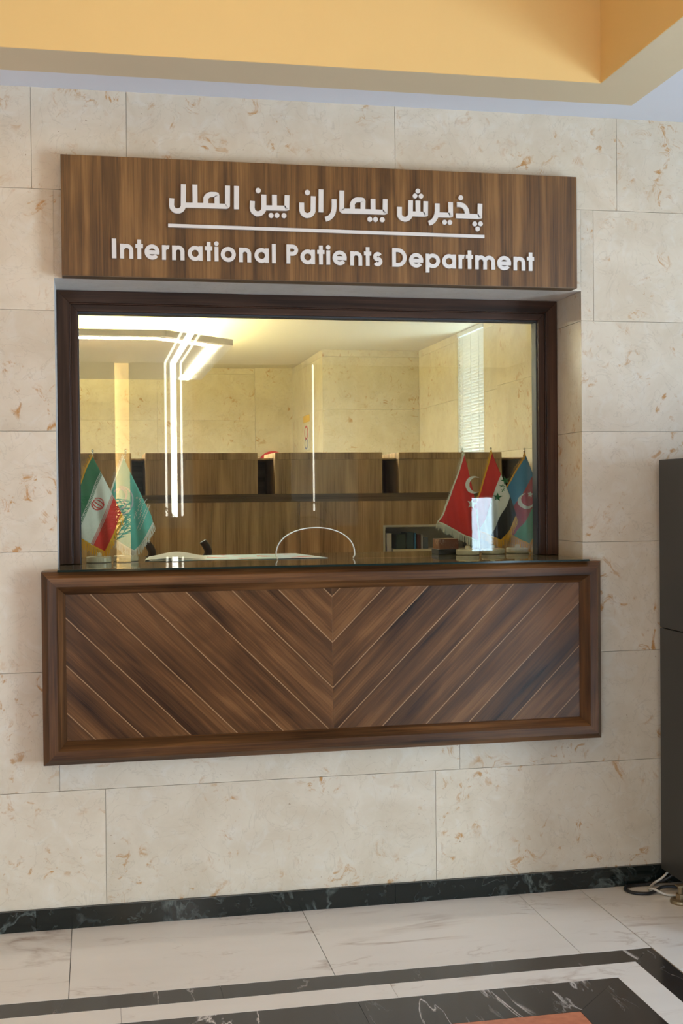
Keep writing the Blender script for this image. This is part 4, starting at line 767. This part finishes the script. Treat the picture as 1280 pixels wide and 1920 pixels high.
def make_flag(key, label, stripes, fringe, marks, phase):
    F = FLAGS[key]; y0 = F['y']; bx, bz = F['base']
    base = (bx, y0 + .012, LZ)
    e = empty('table_flag', base, label, 'flag', 'table flags on the counter ledge')
    tx, tz = F['tip']; T = F['T']; C_ = F['C']; B = F['B']; L_ = F['L']
    q = MB(base); q.lathe([(.043, LZ + .0005), (.0455, LZ + .003), (.0455, LZ + .018), (.043, LZ + .0215), (.012, LZ + .022), (.010, LZ + .034), (.004, LZ + .036)], bx, y0 + .012, 32); q.build('base', M['onyx'], e)
    yp = y0 + .012
    q = MB(base); q.tube([(bx, yp, LZ + .02), (tx, yp - .004, tz - .004)], .0026, 8); q.build('pole', M['chrome'], e, smooth=True)
    q = MB(base); q.lathe([(.0028, tz - .010), (.0045, tz - .008), (.0045, tz - .003), (.0030, tz - .001), (.0046, tz + .002), (.0046, tz + .005), (.001, tz + .008)], tx, yp - .004, 12); q.build('finial', M['chrome'], e, smooth=True)
    hoist, top, fly, bot = sm(F['hoist']), sm(F['top']), sm(F['fly']), sm(F['bot'])
    axis = Vector((B[0] - T[0], B[1] - T[1])); ln = axis.length; axis.normalize(); perp = Vector((axis.y, -axis.x))
    def disp(x, z):
        v = Vector((x - T[0], z - T[1])); a = v.dot(axis) / ln; p = v.dot(perp)
        return y0 - .004 + (.0105 * math.sin(p * 62 + phase) + .004 * math.sin(p * 131 + 2 * phase)) * min(1, max(0, a) * 1.5)
    def S(u, v):
        h_, f_ = lerp_pts(hoist, v), lerp_pts(fly, v); t_, b_ = lerp_pts(top, u), lerp_pts(bot, u)
        x = (1 - u) * h_[0] + u * f_[0] + (1 - v) * t_[0] + v * b_[0] - ((1 - u) * (1 - v) * T[0] + u * (1 - v) * L_[0] + (1 - u) * v * C_[0] + u * v * B[0])
        z = (1 - u) * h_[1] + u * f_[1] + (1 - v) * t_[1] + v * b_[1] - ((1 - u) * (1 - v) * T[1] + u * (1 - v) * L_[1] + (1 - u) * v * C_[1] + u * v * B[1])
        return x, z
    q = MB(base); NU, NV = 30, 30 if len(stripes) != 3 else 30; vs_ = []
    for j in range(NV + 1):
        for i in range(NU + 1):
            x, z = S(i / NU, j / NV); vs_.append((x, disp(x, z), z))
    for j in range(NV):
        mi = int((j + .5) / NV * len(stripes))
        q.add([], [], 0)
        for i in range(NU):
            pass
    fs_ = []; mis = []
    b0 = len(q.v); q.add(vs_, [])
    for j in range(NV):
        mi = int((j + .5) / NV * len(stripes))
        for i in range(NU):
            q.f.append((j * (NU + 1) + i, j * (NU + 1) + i + 1, (j + 1) * (NU + 1) + i + 1, (j + 1) * (NU + 1) + i)); q.mi.append(mi)
    cl = q.build('cloth', [FM[s_] for s_ in stripes], e, smooth=True)
    md = cl.modifiers.new('thickness', 'SOLIDIFY'); md.thickness = .0008; md.offset = 0
    # fringe
    rnd = random.Random(len(key) * 7); q = MB(base)
    for edge, hang, k in ((fly, .030, 1), (bot, .030, 1), (top, .012, 0)):
        length = sum(math.dist(a, b_) for a, b_ in zip(edge[:-1], edge[1:])); n_ = int(length / .0040)
        for i in range(n_ + 1):
            x, z = lerp_pts(edge, i / n_); y = disp(x, z) - .0006
            cxm = (T[0] + B[0]) / 2; out = Vector((x - cxm, z - (T[1] + B[1]) / 2)).normalized()
            d = (Vector((0, -1)) * (.8 if k else .5) + out * (.35 if k else .7)).normalized() * hang * rnd.uniform(.75, 1.1)
            wv = .0012; dy = rnd.uniform(-.004, .003); mx_ = rnd.uniform(-.0015, .0015)
            p0 = (x, y, z); p1 = (x + d.x * .5 + mx_, y + dy * .5, z + d.y * .5); p2 = (x + d.x + mx_, y + dy, z + d.y)
            for a, b_ in ((p0, p1), (p1, p2)):
                q.add([(a[0] - wv, a[1], a[2]), (a[0] + wv, a[1], a[2]), (b_[0] + wv, b_[1], b_[2]), (b_[0] - wv, b_[1], b_[2]), (a[0], a[1] + .0014, a[2]), (b_[0], b_[1] + .0014, b_[2])],
                      [(0, 1, 2, 3), (1, 4, 5, 2), (4, 0, 3, 5)])
        # heading band where the strands are sewn on
        for i in range(40):
            (xa, za), (xb, zb_) = lerp_pts(edge, i / 40), lerp_pts(edge, (i + 1) / 40); ya, yb_ = disp(xa, za) - .0016, disp(xb, zb_) - .0016
            t_ = Vector((xb - xa, zb_ - za)).normalized(); nn = Vector((-t_.y, t_.x)) * .0026
            q.add([(xa - nn.x, ya, za - nn.y), (xa + nn.x, ya, za + nn.y), (xb + nn.x, yb_, zb_ + nn.y), (xb - nn.x, yb_, zb_ - nn.y)] + [(xa - nn.x, ya + .0022, za - nn.y), (xa + nn.x, ya + .0022, za + nn.y), (xb + nn.x, yb_ + .0022, zb_ + nn.y), (xb - nn.x, yb_ + .0022, zb_ - nn.y)],
                  [(0, 1, 2, 3), (7, 6, 5, 4), (0, 4, 5, 1), (2, 6, 7, 3)])
    q.build('fringe', FM[fringe], cl)
    # hoist cord tied at the finial
    q = MB(base); q.tube(spline([(tx, yp - .006, tz - .012), (T[0] - .003, y0 - .004, T[1] - .004), (T[0] - .008, y0 - .010, T[1] - .020)]), .0011, 6); q.build('cord', FM[fringe], e)
    def put(poly, mi, mb):
        nn = len(poly); mb.add([(x, disp(x, z) - .0022, z) for x, z in poly] + [(x, disp(x, z) - .0012, z) for x, z in poly], [tuple(range(nn)), tuple(range(2 * nn - 1, nn - 1, -1))] + [(i, i + nn, (i + 1) % nn + nn, (i + 1) % nn) for i in range(nn)], mi)
    def stroke(pl, wd, mb):
        pl = sm(pl) if len(pl) > 2 else [lerp_pts(pl, i / 4) for i in range(5)]
        for a, b_ in zip(pl[:-1], pl[1:]):
            t_ = Vector((b_[0] - a[0], b_[1] - a[1]))
            if t_.length < 1e-6: continue
            t_.normalize(); nn = Vector((-t_.y, t_.x)) * wd / 2; ex = t_ * wd * .12
            put([(a[0] - nn.x - ex.x, a[1] - nn.y - ex.y), (b_[0] - nn.x + ex.x, b_[1] - nn.y + ex.y), (b_[0] + nn.x + ex.x, b_[1] + nn.y + ex.y), (a[0] + nn.x - ex.x, a[1] + nn.y - ex.y)], 0, mb)
    for nm, kind, mat, wd in marks:
        q = MB(base)
        if kind == 'cres':
            o_, i_ = F['cres']
            for k in range(len(o_) - 1): put([o_[k], o_[k + 1], i_[len(i_) - 2 - k], i_[len(i_) - 1 - k]] if True else 0, 0, q)
        elif kind == 'star':
            for si, s_ in enumerate(F['star']):
                if si: q.build(nm, FM[mat], cl); q = MB(base)
                c0 = (sum(p[0] for p in s_) / len(s_), sum(p[1] for p in s_) / len(s_))
                for i in range(len(s_)): put([c0, s_[i], s_[(i + 1) % len(s_)]], 0, q)
        elif kind == 'lines':
            for vv in (1 / 3, 2 / 3):
                for off in ((-.055, -.012) if vv < .5 else (.012, .055)):
                    pl = [S(i / 24, vv + off) for i in range(25)]; stroke(pl, .0011, q)
                for i in range(44):
                    u = (i + .5) / 44; c_ = vv + (-.033 if vv < .5 else .033)
                    a, b_ = S(u, c_ - .012), S(u, c_ + .012); stroke([a, b_], .0016, q)
                    if i % 2: a, b_ = S(u, c_ - .012), S(u + 1 / 44, c_ - .012); stroke([a, b_], .0011, q)
        else:
            for s_ in F[kind]: stroke(s_, wd, q)
        q.build(nm, FM[mat], cl)
    return e
make_flag('iran', 'green, white and red table flag with gold fringe beside the left jamb', ['green', 'white', 'red'], 'gold', [('script_border', 'lines', 'white', .001), ('emblem', 'emblem', 'red', .0034)], .6)
make_flag('teal', 'teal table flag with white script and white fringe', ['teal'], 'white', [('emblem', 'emblem', 'lilac', .0055), ('script', 'script', 'white', .0016)], 2.0)
make_flag('turkey', 'red table flag with white crescent, star and ivory fringe', ['tred'], 'ivory', [('crescent', 'cres', 'white', 0), ('star', 'star', 'white', 0)], 3.2)
make_flag('iraq', 'red, white and black table flag with green stars', ['ired', 'white', 'black'], 'gold', [('star', 'star', 'emgreen', 0), ('script', 'script', 'emgreen', .0022)], 1.2)
make_flag('azer', 'blue, red and green table flag beside the right jamb', ['blue', 'ared', 'agreen'], 'gold', [('crescent', 'cres', 'white', 0), ('star', 'star', 'white', 0)], 4.4)
# ------------------------------------------------------------------ things on the ledge
q = MB((.32, .55, LZ))
def sheet(mb, x0, x1, y0, y1, z, lift, n=14, skew=0.0):
    vs_ = []
    for k in range(2):
        for j in range(5):
            for i in range(n + 1):
                u = i / n; v = j / 4
                vs_.append((x0 + (x1 - x0) * u + skew * v, y0 + (y1 - y0) * v, z + lift * math.sin(PI * u) ** 1.5 * (.3 + .7 * v) + .0006 * k))
    m_ = 5 * (n + 1)
    for j in range(4):
        for i in range(n):
            a = j * (n + 1) + i; mb.f.append(tuple(len(mb.v) + t for t in (a, a + n + 1, a + n + 2, a + 1))); mb.mi.append(0)
            mb.f.append(tuple(len(mb.v) + m_ + t for t in (a, a + 1, a + n + 2, a + n + 1))); mb.mi.append(0)
    ox, oy, oz = mb.off; mb.v += [(x - ox, y - oy, z_ - oz) for x, y, z_ in vs_]
SH = [(.185, .395,   .40, .68, .0022, .016, .03, 'topmost curled white sheet of the paper pile by the teal flag'), (.20, .43, .37, .66, .0002, .006, .02, 'lower white sheet of the paper pile by the teal flag')]
for x0, x1, y0, y1, z, lf, sk, lab in SH:
    q = MB(((x0 + x1) / 2, (y0 + y1) / 2, LZ)); sheet(q, x0, x1, y0, y1, LZ + z, lf, skew=sk)
    tag(q.build('paper_sheet', M['paper'], smooth=True), lab, 'paper', 'papers beside the teal flag')
mb_, t_, b_ = nt('map_print')
tc = N(t_, 'ShaderNodeTexCoord'); no = N(t_, 'ShaderNodeTexNoise'); no.inputs['Scale'].default_value = 9; no.inputs['Detail'].default_value = 5; no.inputs['Distortion'].default_value = .8
rr = ramp(t_, [(0.0, (0.44, 0.62, 0.66)), (0.56, (0.46, 0.64, 0.68)), (0.575, (0.62, 0.16, 0.13)), (0.66, (0.66, 0.24, 0.20)), (0.675, (0.72, 0.66, 0.58))])
t_.links.new(tc.outputs['Object'], no.inputs['Vector']); t_.links.new(no.outputs['Fac'], rr.inputs[0]); t_.links.new(rr.outputs[0], b_.inputs['Base Color']); b_.inputs['Roughness'].default_value = .6
for i, poly in enumerate([[(.30, .37), (.70, .36), (.72, .71), (.33, .71)], [(.60, .345), (.862, .335), (.80, .71), (.64, .72)]]):
    q = MB((.55 + .2 * i, .5, LZ)); q.prism_xy(poly, LZ + .0004 + .0012 * i, LZ + .0012 + .0012 * i)
    tag(q.build('printed_leaflet', mb_), ['pale blue leaflet with red print beside the white papers', 'pale blue leaflet with red print ending inside the arched hole'][i], 'leaflet', 'printed leaflets on the ledge')
e = empty('card_box', (1.375, .47, LZ), 'reddish brown marbled box with black base behind the red crescent flag', 'box'); BO = (1.375, .47, LZ)
q = MB(BO); q.box(1.318, 1.405, .43, .53, LZ + .0005, LZ + .020); q.build('base', M['black_rubber'], e, bevel=.001)
q = MB(BO); q.box(1.322, 1.401, .434, .526, LZ + .020, LZ + .060); q.build('body', marble('brown_marbled_card', (0.16, 0.05, 0.025), (0.5, 0.36, 0.28), .3, 14, .04, base2=(0.26, 0.12, 0.03)), e, bevel=.001)
# ------------------------------------------------------------------ dark metal cabinet on the right with cables
KX0, KX1, KY0, KY1 = 2.020, 2.62, -.66, -.032
e = empty('metal_cabinet', ((KX0 + KX1) / 2, (KY0 + KY1) / 2, 0), 'dark grey metal cabinet on brass feet at the right edge', 'cabinet'); KO = ((KX0 + KX1) / 2, (KY0 + KY1) / 2, 0)
q = MB(KO); q.box(KX0, KX1, KY0, KY1, .062, .9435); q.build('lower_body', M['dark_metal'], e, bevel=.002)
q = MB(KO); q.box(KX0, KX1, KY0, KY1, .9465, 1.555); q.build('upper_body', M['dark_metal'], e, bevel=.002)
q = MB(KO); q.box(KX0 + .04, KX1 - .04, KY0 - .012, KY0, .20, .90); q.build('door', M['dark_metal'], e, bevel=.002)
for fx in (KX0 - .022, KX1 - .06):
    for fy in (KY0 + .06, -.225):
        q = MB(KO); q.box(fx - .014, fx + .07, fy - .014, fy + .014, .0575, .0625); q.lathe([(.034, 0), (.036, .004), (.034, .012), (.022, .015)], fx, fy, 24); q.lathe([(.017, .015), (.017, .032)], fx, fy, 6); q.lathe([(.009, .032), (.009, .063)], fx, fy, 12); q.build('foot', M['brass'], e)
q = MB((1.94, -.07, 0)); q.tube(spline([(2.07, -.05, .05), (2.03, -.035, .02), (1.97, -.028, .0065), (1.90, -.03, .0065), (1.866, -.06, .0065), (1.876, -.105, .0065), (1.92, -.125, .0065), (1.955, -.115, .009), (1.992, -.10, .0165), (2.05, -.095, .012), (2.12, -.10, .0065)], 10), .006, 10)
tag(q.build('cable', M['black_rubber'], smooth=True), 'black cable looped on the floor by the metal cabinet', 'cable')
q = MB((1.97, -.1, 0)); q.tube(spline([(2.05, -.045, .06), (2.02, -.04, .03), (1.985, -.045, .014), (1.952, -.075, .006), (1.95, -.12, .018), (1.985, -.152, .006), (2.05, -.16, .005), (2.12, -.15, .005)], 10), .0042, 10)
tag(q.build('cable', M['white_rubber'], smooth=True), 'white cable looped on the floor by the metal cabinet', 'cable')
